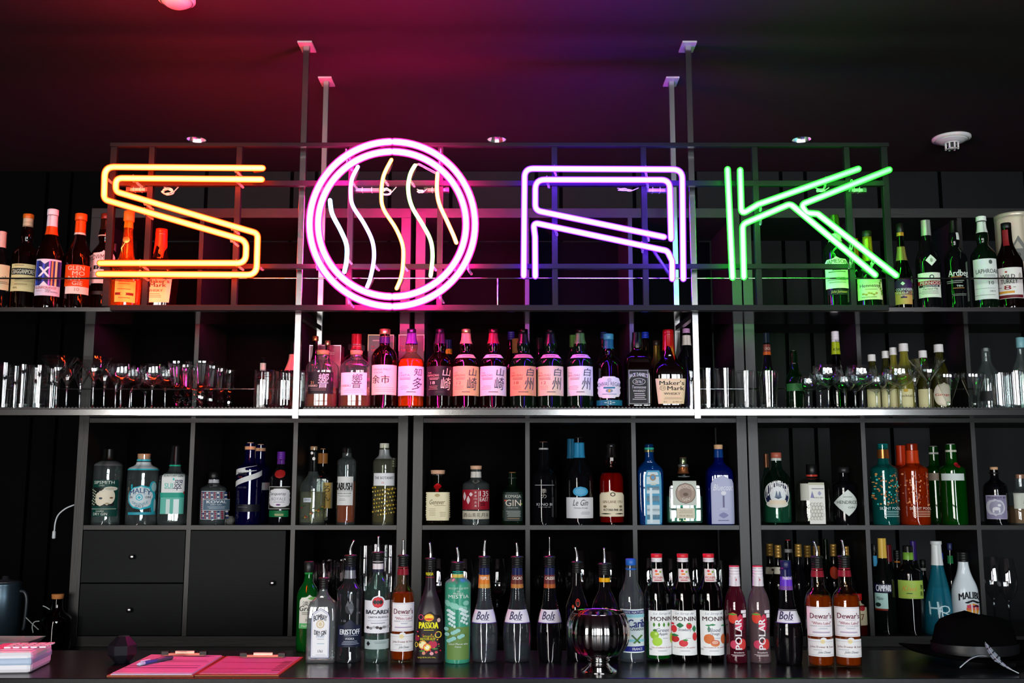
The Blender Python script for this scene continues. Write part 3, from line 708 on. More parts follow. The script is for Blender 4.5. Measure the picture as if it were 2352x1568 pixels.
wb_('stout whisky bottle with copper cap, purple neck band and cream label', 882, 757, 60, 'cyl2' if 0 else [(0, .92, 1), (.012, 1, 1), (.60, 1, 1), (.67, .96, 1), (.73, .80, 1), (.78, .44, 1), (.80, .38, 1), (1, .38, 1)], G_WH,
    [('plain', 'd08a62', .935, .42, foil('e09a72')), ('band', '2c1a55', .82, .905), ('band', 'b98a40', .90, .91, foil('c89a50'))], [
    L('r', 853, 837, 911, 906, 'f6dcc6'), T('SINGLE MALT', 859, 846, 897, 850, 'c86a62', b=0), T('YOICHI', 859, 853, 879, 857, 'c86a62'), T('余', 856, 861, 873, 880, '1a1620', b=.02), T('市', 876, 861, 894, 880, '1a1620', b=.02), N(859, 889, 905, 902, 3, 'c8a090', .2)])
def yama(label, x, lab, kan, kc, name, age, capc, capt, glass, dx=0, small='6a4848', band=None, k2=None, liq=None):
    x0, x1 = x-30.5+dx, x+29.5+dx
    els = [L('r', x0, 840, x1, 908, lab), T(kan[0], x1-23, 845, x1-6, 863, kc, b=.01, sh=.12), T(kan[1], x1-27, 866, x1-6, 895, kc, b=.01, sh=.12),
           T('THE', x0+4, 854, x0+12, 857, small, b=0), T(name, x0+3, 859, x0+29, 864, small, b=.01), N(x0+4, 867, x0+30, 873, 2, small, .4),
           N(x0+4, 886, x0+26, 896, 3, small, .2), N(x0+18, 899, x0+42, 901.5, 1, '3a2a3a', .6)]
    if age: els.insert(5, T(age, x0+10, 875, x0+20, 882, small if lab != '17121a' else 'e8d8c8'))
    caps = [('plain', capt, .955, .335, foil(capt)), ('sleeve', capc, .815, .95)]
    if band: els += [L('trap', x-24+dx, 813, x+22+dx, 821, band, 'shoulder_label'), N(x-12+dx, 815.5, x+11+dx, 818.5, 1, 'a06080', .7)]
    return wb_(label, x, 757, 62, 'bulb', glass, caps, els, liq=liq)
yama('clear whisky bottle showing orange spirit, purple capsule and lilac-white label', 944, 'efe0f2', '知多', '2a2048', 'CHITA', None, '5a2a8a', '5a2a6a', thin('f0d8c8', boost=1.3), small='b05a78', liq=('e0600a', .62, .6))
yama('whisky bottle with black label, pale characters and number 18, dark purple capsule', 1010, '17121a', '山崎', 'ecd9b8', 'YAMAZAKI', '18', '3a1238', '3a1a3a', G_WH, small='c8a898')
yama('whisky bottle with golden orange label and number 12, copper cap', 1070, 'eeb886', '山崎', '24304a', 'YAMAZAKI', '12', 'c08478', 'e0a878', G_WH, band='e8b8a8', small='a8605a')
yama('whisky bottle with pale pink label, dark red capsule, right of the golden one', 1133, 'f2dce0', '山崎', '26243c', 'YAMAZAKI', None, '8a1c34', '6a2038', G_WH, band='efd0e2', small='b85a70')
yama('green whisky bottle with deep orange label and number 18', 1202, 'e8a27c', '白州', '2a3450', 'HAKUSHU', '18', '1a1014', '201418', G_DKG, band='e88aa8', small='8a3a30')
yama('green whisky bottle with peach label and number 12', 1265, 'f0cfae', '白州', '22304a', 'HAKUSHU', '12', '141014', '181014', G_DKG, band='ee9cc8', small='a04848')
yama('green whisky bottle with olive capsule and white label', 1333, 'efe6e2', '白州', '1c2c3c', 'HAKUSHU', None, '4a6a48', '2a1a20', G_DKG, band='e6b0ec', small='a85a68')
wb_('rounded whisky bottle with blue capsule, ornate white crest label and blue band', 1399, 768, 62, [(0, .92, 1), (.012, 1, 1), (.52, 1, 1), (.60, .93, 1), (.67, .70, 1), (.71, .34, 1), (.76, .46, 1), (.80, .42, 1), (.83, .34, 1), (1, .35, 1)], G_WH,
    [('sleeve', '1c5a86', .80, .935), ('plain', '3a86a8', .925, .38)], [
    L('shield', 1373, 864, 1426, 914, 'f0e4ee'), E(1399, 872, 5, 5, 'c8c0d0'), T('CHIVAS REGAL', 1375, 878, 1424, 887, '24386a', arc=3), R(1386, 888, 1412, 892, '2a7a94'), E(1399, 897, 8, 4.5, '8a94a8'), E(1399, 897, 3, 3, 'd8b24a'), N(1382, 904, 1416, 908, 1, '8090b0', .4),
    L('r', 1370.5, 918, 1430, 930.5, '1c7088', 'foot_band'), T('12', 1396, 920.5, 1404, 927.5, 'e8f0f0'), R(1388, 923.5, 1394, 924.7, 'e8f0f0'), R(1406, 923.5, 1412, 924.7, 'e8f0f0')])
wb_('square whiskey bottle with black label, white ornate lettering and black cap', 1465, 764, 58, 'jack', G_WH, [('sleeve', '0c0c0e', .80, 1.0)], [
    L('r', 1442, 848, 1490, 929, '0a0a0c')]+Fr(1444, 850, 1488, 927, 1, 'b8b8b8')+[T('JACK DANIEL\'S', 1445, 857, 1487, 869, 'ececec', arc=4, b=.02), E(1467, 876, 15, 8, 'b0b0b0'), E(1467, 876, 13.5, 6.6, '0a0a0c'), T('Old No.7', 1458, 872, 1476, 880, 'e0e0e0'),
    T('Tennessee', 1451, 885, 1483, 892, 'd8d8d8', sh=.2), T('WHISKEY', 1453, 895, 1482, 900, 'e4e4e4'), N(1452, 903, 1484, 920, 4, 'c0c0c0', .4)], d=.95)
r, B, it = wb_('square-shouldered whisky bottle with dripping red wax top and cream label', 1537, 759, 72, 'maker', thin('3a1408', .02, 1.3, .3, '1c0a04'), [], [
    L('itrap', 1504, 869, 1575, 927, 'f6d9ae'), T('Maker\'s', 1514, 874, 1570, 884, '1a1412', b=.03), T('Mark', 1532, 886.5, 1570, 896, '1a1412', b=.03), E(1521.5, 891, 7, 6, '8a7458'), E(1521.5, 891, 6, 5, 'f6d9ae'), T('S IV', 1517, 888, 1526, 894, '4a3a28'),
    T('WHISKY', 1524, 901, 1562, 906.5, '2a1c18', b=.02), N(1522, 912, 1566, 918, 3, '8a7458', .3), T('70 cl', 1523, 921, 1531, 924, '5a4a38', b=0), T('alc 45% vol', 1544, 921, 1565, 924, '5a4a38', b=0)], d=.8)
def wax(root, B, col, lo, drips):
    m = MB(); H = B.H; mm = mat(col, .22, spec=.6, coat=.5); vs = []; fs = []; N_ = 32; M = 10
    for i in range(M+1):
        for j in range(N_):
            a = 2*pi*j/N_; lo_a = lo+.03*sin(3*a+1)
            for (da, w_, dep) in drips:
                dd = abs((a-da+pi) % (2*pi)-pi); lo_a -= dep*max(0, 1-dd/w_)**.6
            t = 1.0-(1.0-lo_a)*i/M; rr = B.at(t*H)[0]+.0016
            vs.append(Vector((rr*cos(a), rr*sin(a), t*H+.001)))
    for i in range(M):
        for j in range(N_): fs.append((i*N_+j, (i+1)*N_+j, (i+1)*N_+(j+1) % N_, i*N_+(j+1) % N_))
    fs.append(tuple(range(N_))); m.add(vs, fs, mm); m.build('wax_seal', root)
    cap_cyl(root, B, H*.93, H*.96, B.a*.36, B.a*.36, mm, 'wax_ring')
wax(r, B, 'b00d10', .76, [(-pi/2+.45, .25, .17), (-pi/2-.7, .25, .06)])
# bottles and boxes behind the whisky row
gb = 'bottles in the second row behind the whisky'
def rb(label, x, yt, w_, prof, glass, caps, els=(), Y=3.56, **k): return bottle('rear_bottle', label, gb, x, yt, w_, Y, ZMS, prof, glass, caps, els, **k)
rb('rear bottle with orange-copper cap beside the left rear post', 722, 773, 30, 'slope', G_WH, [('plain', 'd07040', .94, .46, foil('d87a4a'))], Y=3.53)
rb('rear bottle with small pale copper cap above the first decanter', 750, 783, 26, 'slope', G_WH, [('plain', 'e0a070', .93, .50, foil('e0a070'))], Y=3.53)
rb('rear bottle with red printed capsule above the second decanter', 817, 768, 56, 'tall', G_WH, [('sleeve', 'b01828', .80, 1.0)], Y=3.565)
rb('rear bottle with blue and yellow neck right of the black-label whisky', 1029, 781, 44, 'slope', G_BLACK, [('sleeve', '16204a', .87, 1.0), ('band', 'c8861c', .80, .87)])
rb('rear bottle with violet screw cap between the pink and orange labels', 1174, 763, 44, 'slope', G_AMB, [('screw', '3a1a7a', .90, .38)], Y=3.58)
rb('rear bottle with brown cork beside the violet cap', 1186, 779, 40, 'slope', G_AMB, [('cork', .80, .50, mat('8a4c24', .7))], Y=3.52)
rb('rear dark bottle between the two orange-toned green bottles', 1240, 776, 40, 'slope', G_BLACK, [('sleeve', '161216', .84, 1.0)])
rb('rear bottle with moss green capsule left of the olive one', 1317, 770, 42, 'slope', G_DKG, [('sleeve', '4a7030', .84, 1.0)], Y=3.565)
rb('rear bottle with dark blue cap behind the crest label bottle', 1388, 764, 44, 'slope', G_BLACK, [('screw', '1a2a6a', .92, .36)])
rb('rear bottle with bright blue screw cap beside the square bottle', 1484, 764, 48, 'slope', thin('e8c8a0', boost=1.3), [('screw', '1038d8', .925, .36)], liq=('c88a50', .7, .4), Y=3.60)
rb('rear dark bottle with gold neck between the square bottle and the wax-topped one', 1510, 783, 40, 'slope', G_BLACK, [('sleeve', 'b08a4a', .60, .93, foil('b89048')), ('plain', '2a1a14', .93, .42)], Y=3.525)
rb('rear syrup bottle with pink and white cap at the right steel post', 1579, 756, 44, 'monin', G_BLACK, [('screw', 'e8a8e0', .95, .40), ('band', 'e8d8d0', .80, .92)], Y=3.58)
def carton(label, x0, yt, x1, col, els, Y=3.605, edge='c88a6a'):
    zt = Zat(yt, Y); X0 = P(x0, 850, Y).x; X1 = P(x1, 850, Y).x; H = zt-ZMS
    t = empty('bottle_carton', ((X0+X1)/2, Y, ZMS)); tag(t, label, 'box', 'bottle cartons behind the whisky')
    boxo('carton_body', (0, 0, H/2), (X1-X0, .07, H), mat(col, .35), t, .001)
    m = MB()
    for z in (H-.002,): m.box((0, -.0358, z), (X1-X0, .001, .002), foil(edge))
    for sx in (-1, 1): m.box((sx*((X1-X0)/2-.001), -.0358, H-.03), (.0015, .001, .06), foil(edge))
    m.build('foil_edge', t)
    B = Body([(0, 1, .02), (1, 1, .02)], H, (X1-X0)/2, .07/(X1-X0)); Item(B, (X0+X1)/2, Y, ZMS, (x0+x1)/2).dress(els, t)
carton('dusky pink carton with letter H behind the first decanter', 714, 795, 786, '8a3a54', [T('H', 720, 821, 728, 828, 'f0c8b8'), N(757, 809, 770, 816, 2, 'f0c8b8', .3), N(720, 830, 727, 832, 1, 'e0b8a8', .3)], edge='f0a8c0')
carton('black carton with red lettering behind the stout whisky bottle', 847, 771, 906, '120c10', [T('THE', 853, 794, 861, 798, 'c02838', b=0), T('YAMAZAKI', 853, 801, 888, 807, 'c02838'), N(856, 781, 872, 785, 1, 'd8b8b8', .4)])
carton('black carton with pink gleaming corners behind the purple capsule', 917, 771, 976, '120c10', [T('THE', 921, 794, 929, 798, 'c02838', b=0), T('YAMAZAKI', 921, 801, 955, 807, 'c02838')])

# ---------------------------------------------------------------- bottles on the upper steel shelf, left end
TYB = 3.47; gl = 'bottles on the upper shelf left of the sign'; gr_ = 'bottles on the upper shelf right of the sign'
def tb(label, g_, x, yt, w_, prof, glass, caps, els=(), Y=TYB, **k): return bottle('spirit_bottle', label, g_, x, yt, w_, Y, ZTT, prof, glass, caps, els, ym=640, **k)
tb('dark bottle with pink capsule and cream label cut by the left edge', gl, -3, 533, 56, 'slope', G_BLACK, [('sleeve', 'f0b8b0', .80, 1.0)], [L('r', -30, 606, 24, 664, 'efd9b0'), T('al', 3, 632, 9, 638, '3a3028'), N(-6, 645, 12, 652, 2, '8a7a60', .3)])
tb('dark whisky bottle with tan screw cap and cream and black label', gl, 56, 494, 62, 'bulb', G_WH, [('screw', 'e8c8a8', .84, .36, mat('d8b898', .4)), ('plain', 'd86818', .96, .38)], [
    L('r', 26, 605, 87, 668, 'e6cf96'), R(28, 615, 86, 630, '18141a'), T('CRAGGANMORE', 30, 617.5, 84, 628, 'e8dcc0', b=.02), N(33, 608, 60, 611, 1, '6a5a3a', .4), N(34, 641, 72, 647, 2, '8a7a50', .35), N(30, 651, 66, 656, 1, '9a8a60', .3), T('40%', 32, 658, 42, 662, '6a5a3a', b=0)], Y=3.505)
tb('whisky bottle with white cap and blue and violet label with large white X', gl, 112, 483, 62, 'slope', G_WH, [('sleeve', 'f0dce8', .80, .94), ('plain', 'f4e2ee', .945, .40), ('band', 'f04a10', .745, .83)], [
    L('r', 82, 594, 138, 678, 'e8d4e8'), R(84, 598, 136, 655, '28286a'), R(84, 598, 90, 655, '3048b0'), R(100, 598, 105, 655, '4a50d0'), R(113, 598, 116, 655, 'c86adf'), R(118, 598, 121, 655, 'e08a50'), R(124, 598, 127, 655, 'f0d090'), R(130, 598, 134, 655, '5a48a0'),
    R(96, 598, 116, 606, 'f0e4f0', 'dn'), T('X', 92, 612, 116, 635, 'f8f0f8', b=.05), R(94, 645, 112, 655, 'f0e4f0', 'up'), T('GLENMORANGIE', 84, 657, 125, 663, 'c03838'), N(84, 666, 100, 670, 2, 'c07a8a', .3), T('MADE', 107, 664, 116, 667, '2a2030', b=0), T('FOR MIXING', 107, 668, 126, 671, '2a2030', b=0)], Y=3.44)
tb('whisky bottle with bright orange cap and orange label', gl, 178, 493, 62, 'slope', G_WH, [('sleeve', 'f05010', .80, .93), ('plain', 'f05a14', .935, .43), ('band', 'f0d8d0', .785, .805)], [
    L('r', 150, 607, 207, 657, 'f04a0c'), T('GLEN', 159, 610, 192, 620, 'f8d8c0', b=0), T('MO', 169, 622, 192, 632, 'f8d8c0', b=0), T('RAN', 159, 634, 184, 643, 'f8d8c0', b=0), T('GIE', 168, 645, 188, 654, 'f8d8c0', b=0),
    L('r', 151, 657, 206, 674, 'f0dcd4', 'age_label'), T('10', 173, 660, 182, 668, 'a08070', b=0)])
tb('slim bottle with red capsule behind the orange-capped one', gl, 174, 522, 40, 'slope', G_BLACK, [('sleeve', 'a02018', .78, 1.0)], Y=3.56)
tb('dark whisky bottle with white label and black number 12 half behind the frame', gl, 236, 493, 60, 'bulb', G_WH, [('sleeve', '241008', .84, .95), ('plain', '6a2010', .95, .38), ('band', 'e0c8b8', .775, .785)], [
    L('arch', 208, 574, 264, 650, 'f4e4e4'), T('BOWMORE', 210, 585, 262, 596, '2a1c20', arc=3), N(222, 599, 246, 603, 2, '8a7070', .3), R(217, 609, 244, 618, '1c1418'), T('12', 223, 610.5, 233, 617, 'f0e0e0'), N(212, 625, 250, 640, 4, '9a8080', .25),
    L('r', 212, 668, 250, 676, '241418', 'foot_band')], Y=3.53)
r, B, it = tb('long-necked cognac bottle with gold medallion behind the orange letter', gl, 289, 487, 74, 'cognac', thin('e8a060', .02, 1.4, .25, 'c86010'), [('plain', 'd8a040', .90, .33, mat('c88a30', .4, bump=.6, bscale=300)), ('sleeve', 'd08818', .83, .90)], [
    L('r', 266, 642, 307, 693, 'f0d060'), R(267, 671, 304, 677, '5a1c10'), E(285, 674, 6, 4, 'f0d060'), N(272, 645, 300, 655, 2, '9a7020', .3), N(272, 662, 300, 668, 1, '9a7020', .3), N(270, 682, 302, 688, 1, '9a7020', .3), R(267, 643, 306, 645, '7a2a10')], liq=('d06008', .36, .6), Y=3.425)
p = B.surf(.002, B.H*.70, .002); m = MB(); lathe(m, [(0, .0125), (.002, .0125), (.0025, .010)], foil('e8c060'), 20); o = m.build('medallion', r, p); o.rotation_euler = (pi/2, 0, 0)
m = MB(); sweep(m, [p+Vector((-.004, 0, -.010)), p+Vector((-.016, .001, -.028)), p+Vector((-.012, .002, -.045))], .0022, foil('e8c060'), 6); m.build('ribbon', r)
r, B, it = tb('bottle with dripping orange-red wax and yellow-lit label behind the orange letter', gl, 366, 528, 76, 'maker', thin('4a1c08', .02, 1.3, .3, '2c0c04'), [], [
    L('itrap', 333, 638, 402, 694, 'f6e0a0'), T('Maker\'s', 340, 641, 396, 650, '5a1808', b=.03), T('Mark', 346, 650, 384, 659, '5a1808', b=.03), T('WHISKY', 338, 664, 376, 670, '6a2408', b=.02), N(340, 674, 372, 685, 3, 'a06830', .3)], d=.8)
wax(r, B, 'e8300c', .76, [(-pi/2+.5, .3, .12), (-pi/2-.7, .25, .10)])
tb('small dark bottle seen between the cognac and the black frame upright', gl, 259, 560, 28, 'slope', G_BLACK, [('sleeve', '201010', .84, 1.0)], Y=3.61)

# right end
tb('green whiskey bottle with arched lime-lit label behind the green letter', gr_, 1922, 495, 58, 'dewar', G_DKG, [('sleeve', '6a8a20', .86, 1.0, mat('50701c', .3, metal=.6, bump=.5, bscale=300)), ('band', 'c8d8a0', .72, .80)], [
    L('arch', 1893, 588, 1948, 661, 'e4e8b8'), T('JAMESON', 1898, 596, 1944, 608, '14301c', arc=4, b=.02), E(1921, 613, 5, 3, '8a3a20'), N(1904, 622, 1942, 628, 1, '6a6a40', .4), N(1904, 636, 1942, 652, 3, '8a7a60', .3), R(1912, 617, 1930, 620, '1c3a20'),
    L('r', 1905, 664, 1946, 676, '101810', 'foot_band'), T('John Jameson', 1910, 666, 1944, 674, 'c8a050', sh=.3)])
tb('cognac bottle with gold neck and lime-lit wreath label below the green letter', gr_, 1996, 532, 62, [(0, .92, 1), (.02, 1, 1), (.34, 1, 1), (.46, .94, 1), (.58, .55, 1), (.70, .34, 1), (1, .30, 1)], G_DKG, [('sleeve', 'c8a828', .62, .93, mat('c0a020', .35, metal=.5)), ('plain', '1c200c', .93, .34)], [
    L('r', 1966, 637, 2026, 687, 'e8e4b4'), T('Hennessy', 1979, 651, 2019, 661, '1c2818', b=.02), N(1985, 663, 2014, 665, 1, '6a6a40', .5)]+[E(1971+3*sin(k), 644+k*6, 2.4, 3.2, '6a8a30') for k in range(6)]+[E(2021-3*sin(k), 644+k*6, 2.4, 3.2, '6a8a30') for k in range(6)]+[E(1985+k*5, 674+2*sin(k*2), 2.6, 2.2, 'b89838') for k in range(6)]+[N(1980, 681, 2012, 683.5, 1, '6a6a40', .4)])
tb('rear bottle with orange capsule left of the gold-necked cognac', gr_, 1967, 549, 40, 'slope', G_BLACK, [('sleeve', 'e07020', .74, 1.0)], Y=3.57)
tb('tapered cognac bottle with purple shield label and gold foot', gr_, 2073, 515, 48, 'courv', thin('12200c', .02, 1.3, .2, '0a1206'), [('sleeve', 'a89858', .58, .74, mat('a89050', .35, metal=.4)), ('plain', '14120c', .90, .34), ('band', 'c88a30', .86, .90)], [
    L('r', 2051, 668, 2095, 698, 'c89858', 'foot_label'), L('urn', 2050, 641, 2096, 684, '3a1450'), R(2068, 646, 2077, 655, 'f0e8f0', 'd'), T('COURVOISIER', 2052, 661, 2094, 667, 'f0e0f0', b=.02), T('V.S.O.P', 2062, 669.5, 2084, 674, 'f0e8f4'), N(2067, 677, 2079, 679, 1, 'c8a0d0', .6)])
tb('absinthe bottle with silver capsule, diamond sticker and red-banded label', gr_, 2133, 507, 56, 'slope', G_BLACK, [('sleeve', 'c8ccc8', .83, 1.0, mat('b8bcb8', .35, metal=.5))], [
    L('d', 2125, 584, 2149, 610, 'e0e4dc', 'sticker'), E(2137, 597, 3, 5, '9aa090'), L('r', 2107, 625, 2160, 682, 'dde2d6'), E(2138, 635, 5, 5, '16203a'), E(2138, 635, 3, 3, 'dde2d6'), R(2112, 644, 2158, 653, 'a81c24'), T('PERNOD', 2114, 645.5, 2156, 652, 'f4ecec', b=.03), R(2117, 653.5, 2156, 658.5, '14141c'), T('ABSINTHE', 2122, 654.5, 2152, 657.8, 'e8e8e8', b=0),
    T('Pernod Fils', 2122, 660, 2152, 665, '3a4038', sh=.3, b=0), N(2116, 667, 2154, 676, 3, '7a8078', .3)])
tb('nearly black whisky bottle with white gothic lettering printed on it', gr_, 2197, 507, 52, 'bulb', G_BLACK, [('sleeve', '0c0c0c', .86, 1.0)], [
    T('Ardbeg', 2172, 619, 2222, 638, 'dce4dc', b=.02), N(2186, 634, 2206, 638, 1, 'a86a30', .5), N(2178, 643, 2212, 651, 2, 'a0a8a0', .45), T('TEN', 2196, 654, 2209, 658, 'e8ece8'), N(2186, 660, 2216, 663, 1, 'b08040', .5), N(2188, 674, 2218, 680, 2, '8a908a', .3),
    L('r', 2194, 519, 2201, 550, 'd0d4d0', 'neck_strip')])
tb('green whisky bottle with white cap and plain white label reading 10', gr_, 2262, 499, 58, 'bulb', G_DKG, [('screw', 'e8f0e8', .955, .40), ('sleeve', 'dce8dc', .83, .945)], [
    L('r', 2233, 593, 2291, 686, 'dfe6e2'), E(2272, 601, 4, 5, '5a605c'), T('LAPHROAIG', 2239, 617, 2292, 627, '16201c', b=0), N(2254, 630, 2286, 636, 2, '7a827e', .4), T('10', 2269, 645, 2280, 653, '20262a', b=0), N(2242, 661, 2286, 664, 1, '8a928e', .3), T('1815', 2272, 666, 2284, 670, '5a625e', b=0), N(2244, 676, 2284, 680, 1, '8a928e', .3)])
tb('whiskey bottle with red neck strip and white label with red number 8', gr_, 2319, 514, 62, 'slope', G_WH, [('plain', '101010', .94, .36)], [
    L('r', 2290, 613, 2348, 684, 'ece6e2'), E(2311, 623, 2, 2, 'b02820'), T('WILD', 2299, 629, 2328, 638, '18141a', b=.02), T('TURKEY', 2296, 640, 2334, 650, '18141a', b=.02), T('8', 2309, 654, 2321, 664, '8a1820', b=.04), N(2298, 658, 2306, 660, 1, '5a5050', .6), N(2323, 658, 2331, 660, 1, '5a5050', .6), R(2300, 667, 2328, 672, 'e09a38'), E(2340, 634, 4, 9, 'b8b0a8'), R(2290, 676, 2348, 683, '6a1420'),
    L('r', 2304, 527, 2315, 563, '8a141c', 'neck_strip')])
# round canister
Yc = 3.58; rc = 40*S(600, Yc); Xc = P(2334, 600, Yc).x; zt = Zat(495, Yc)
t = empty('gift_canister', (Xc, Yc, ZTT)); tag(t, 'tall cream cardboard canister with grey mountain drawing at right edge', 'canister')
Bc = Body([(0, 1, 1), (1, 1, 1)], zt-ZTT, rc); m = MB(); Bc.shell(m, mat('d8ccb4', .5), 0, .955); m.build('tube_body', t)
m = MB(); lathe(m, [((zt-ZTT)*.955, rc*1.02), ((zt-ZTT)*.995, rc*1.02), ((zt-ZTT), rc)], mat('cfc6b2', .35, metal=.3), 40); m.build('lid', t)
ic = Item(Bc, Xc, Yc, ZTT, 2334); ic.dress([R(2302, 560, 2345, 600, '8a8a80', 'up'), R(2312, 540, 2370, 600, '6f716c', 'up'), R(2325, 552, 2345, 570, 'b0ac9c', 'up'), R(2300, 586, 2320, 602, '7c7d76', 'up'), T('O', 2329, 579, 2341, 590, '20242a')], t)

# ---------------------------------------------------------------- gins on the cube shelving
gg = 'gin bottles on the open row of the cube shelving'
def gb_(label, x, yt, w_, prof, glass, caps, els=(), Y=3.86, name='gin_bottle', **k): return bottle(name, label, gg, x, yt, w_, Y, ROWZ, prof, glass, caps, els, **k)
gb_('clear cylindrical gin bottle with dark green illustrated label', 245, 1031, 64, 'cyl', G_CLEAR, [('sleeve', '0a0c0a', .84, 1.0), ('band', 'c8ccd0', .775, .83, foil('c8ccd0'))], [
    L('r', 212, 1102, 265, 1186, '0e4038'), T('SIPSMITH', 218, 1104, 261, 1111, 'dfe6da', b=.01), T('London', 230, 1112, 242, 1116, 'b8c8b8', sh=.3, b=0), R(214, 1119, 260, 1162, '141c18'), E(246, 1140, 15, 20, 'e8dcc4'), E(233, 1145, 12, 17, 'e8dcc4'), E(253, 1122, 12, 5, 'd8d4c4'), E(252, 1122, 8, 3, 'c0baa8'), R(230, 1126, 246, 1130, 'd8d4c4', 'leaf'), E(234, 1144, 4, 2.5, '3a4a5a'), E(255, 1143, 3, 2, '7a5a3a'), E(247, 1156, 4, 2, 'a89878')]+
    [E(214+((k*37) % 11), 1124+k*2.3, 1.6, 1.6, 'b8c0a8') for k in range(16)]+[R(213, 1168, 261, 1169, 'c8d0c0'), T('London', 224, 1171, 241, 1175, 'dfe6da', sh=.3, b=0), T('DRY GIN', 218, 1177, 247, 1183, 'dfe6da', b=.01)], liq=('dfeaea', .2, .05))
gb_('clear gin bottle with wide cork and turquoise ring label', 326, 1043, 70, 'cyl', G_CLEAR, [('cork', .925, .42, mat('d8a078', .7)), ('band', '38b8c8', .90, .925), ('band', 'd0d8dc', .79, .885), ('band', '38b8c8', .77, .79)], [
    R(303, 1112, 307, 1122, '2aa8b8'), E(352, 1118, 10, 14, '2aa8b8'), E(352, 1118, 7, 11, '9cc8cc'), R(295, 1176, 358, 1182, '2a9cb0'), E(352, 1160, 9, 20, '2aa8b8'), E(353, 1160, 6, 16, 'a8c8cc'),
    L('e', 295, 1114, 350, 1171, '2ab4c8', 'round_label'), E(322.5, 1142, 24.5, 25.5, 'cfdbe0'), T('MALFY', 301, 1124, 344, 1135, '1a4a78', arc=7, b=.03), T('ITALY', 310, 1132, 335, 1137, '8ab0c0', arc=2, b=0), E(322, 1142, 7.5, 7.5, '2ab4c8'), E(322, 1142, 5.5, 5.5, 'd8e8ec'), E(322, 1142, 3.5, 3.5, '3ab4c8'), T('GIN', 299, 1139, 307, 1144, '22304a'), T('GIN', 334, 1139, 343, 1144, '22304a'), T('ORIGINALE', 306, 1152, 338, 1158, '3a8aa0', arc=-5), T('ITALY', 313, 1160, 331, 1165, '22304a')])
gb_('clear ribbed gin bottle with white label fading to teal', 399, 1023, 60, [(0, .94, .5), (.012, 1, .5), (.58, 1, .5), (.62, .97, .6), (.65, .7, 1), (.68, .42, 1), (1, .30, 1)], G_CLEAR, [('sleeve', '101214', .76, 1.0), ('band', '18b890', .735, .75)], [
    L('r', 370, 1131, 428, 1180, '5fb8a8', 'lower_label'), R(370, 1131, 428, 1142, '1c9c86'), R(383, 1146, 392, 1180, 'cfe2e0'), R(400, 1146, 412, 1180, 'dff0f0'), L('r', 373, 1088, 427, 1136, 'e4e8e6'), T('SUNTORY GIN', 379, 1090, 421, 1095, '4a504e', b=0), T('SUI', 380, 1109, 399, 1121, '28c0b0', b=0), T('翠', 400, 1102, 425, 1126, '2a2a50', sh=.2, b=.01), E(401, 1100, 2, 3, '28c8c0'), R(420, 1128, 424, 1134, 'a82a28'), R(380, 1121.5, 400, 1122.3, '6a706e')])
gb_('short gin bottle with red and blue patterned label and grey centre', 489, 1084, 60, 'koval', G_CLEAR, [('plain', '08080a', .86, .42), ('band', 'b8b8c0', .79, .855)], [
    L('r', 460.5, 1127, 519, 1193, '9aa4b0')]+[E(464.5+i*4.9, 1131.5+j*4.8, 1.7, 2.1, ['8a2c40', '2c3f74', '8a2c40', 'd8d4d8'][(i+j*2) % 4]) for i in range(11) for j in range(13)]+[R(474, 1146, 513, 1172, 'c8ccd0'), R(475, 1147, 512, 1171, '53697c'), T('KOVAL', 481, 1149, 508, 1155, 'f0f2f4', b=.03), T('DRY GIN', 487, 1157, 502, 1160, 'd8dce0', b=0), N(480, 1163, 507, 1169, 2, 'c0c8d0', .3)], liq=('b8c0c8', .5, .05))
els_e = [R(541, 1158, 596, 1175, '14141c')]
rE = gb_('indigo gin bottle with gold cork and slanting paper ribbon', 571, 1017, 58, 'tall', thin('14106a', .02, 1.5, .35, '0c0848'), [('cork', .955, .26, mat('e8b898', .5)), ('plain', 'd8a880', .915, .40, mat('d0a078', .4))][:1]+[('band', 'd8a078', .915, .955)], [
    L('r', 541, 1158, 598, 1175, '12121c', 'lower_band'), T('distilled by indigo', 548, 1163, 570, 1165.5, '8a8a98', b=0)])
r, B, it = rE
m = MB(); mm = paper('dcdcdc')
for (t0, t1, z0, z1) in ((-1.3, .8, .600, .655), (-1.2, 1.5, .455, .60)):
    vs = []; fs = []; n = 14
    for i in range(n+1):
        f = i/n; sv = B.a*(t0+(t1-t0)*f); zz = B.H*(z0+(z1-z0)*f)
        vs += [B.surf(sv, zz, .0012), B.surf(sv, zz+.020, .0012)]
    for i in range(n): fs.append((2*i, 2*i+2, 2*i+3, 2*i+1))
    m.add(vs, fs, mm)
rib = m.build('paper_ribbon', r); m = MB()
it.text(m, 'EMPRESS', 547, 1084, 568, 1091, printm('22222e'), .0022, 0, .0, .02, 0); it.text(m, '1908', 548, 1093, 558, 1097, printm('8a3a30'), .0022, 0, 0, 0, 0); it.text(m, 'INDIGO GIN', 547, 1117, 567, 1121, printm('4a4a58'), .0022, 0, 0, 0, 0); m.build('lettering', rib)
gb_('second indigo gin bottle with gold cork standing behind the first', 595, 1021, 54, 'tall', thin('14106a', .02, 1.5, .35, '0c0848'), [('cork', .955, .26, mat('e8b898', .5)), ('band', 'd8a078', .915, .955)], [L('r', 598, 1108, 618, 1125, 'b8b8b8', 'paper_ribbon')], Y=4.02)
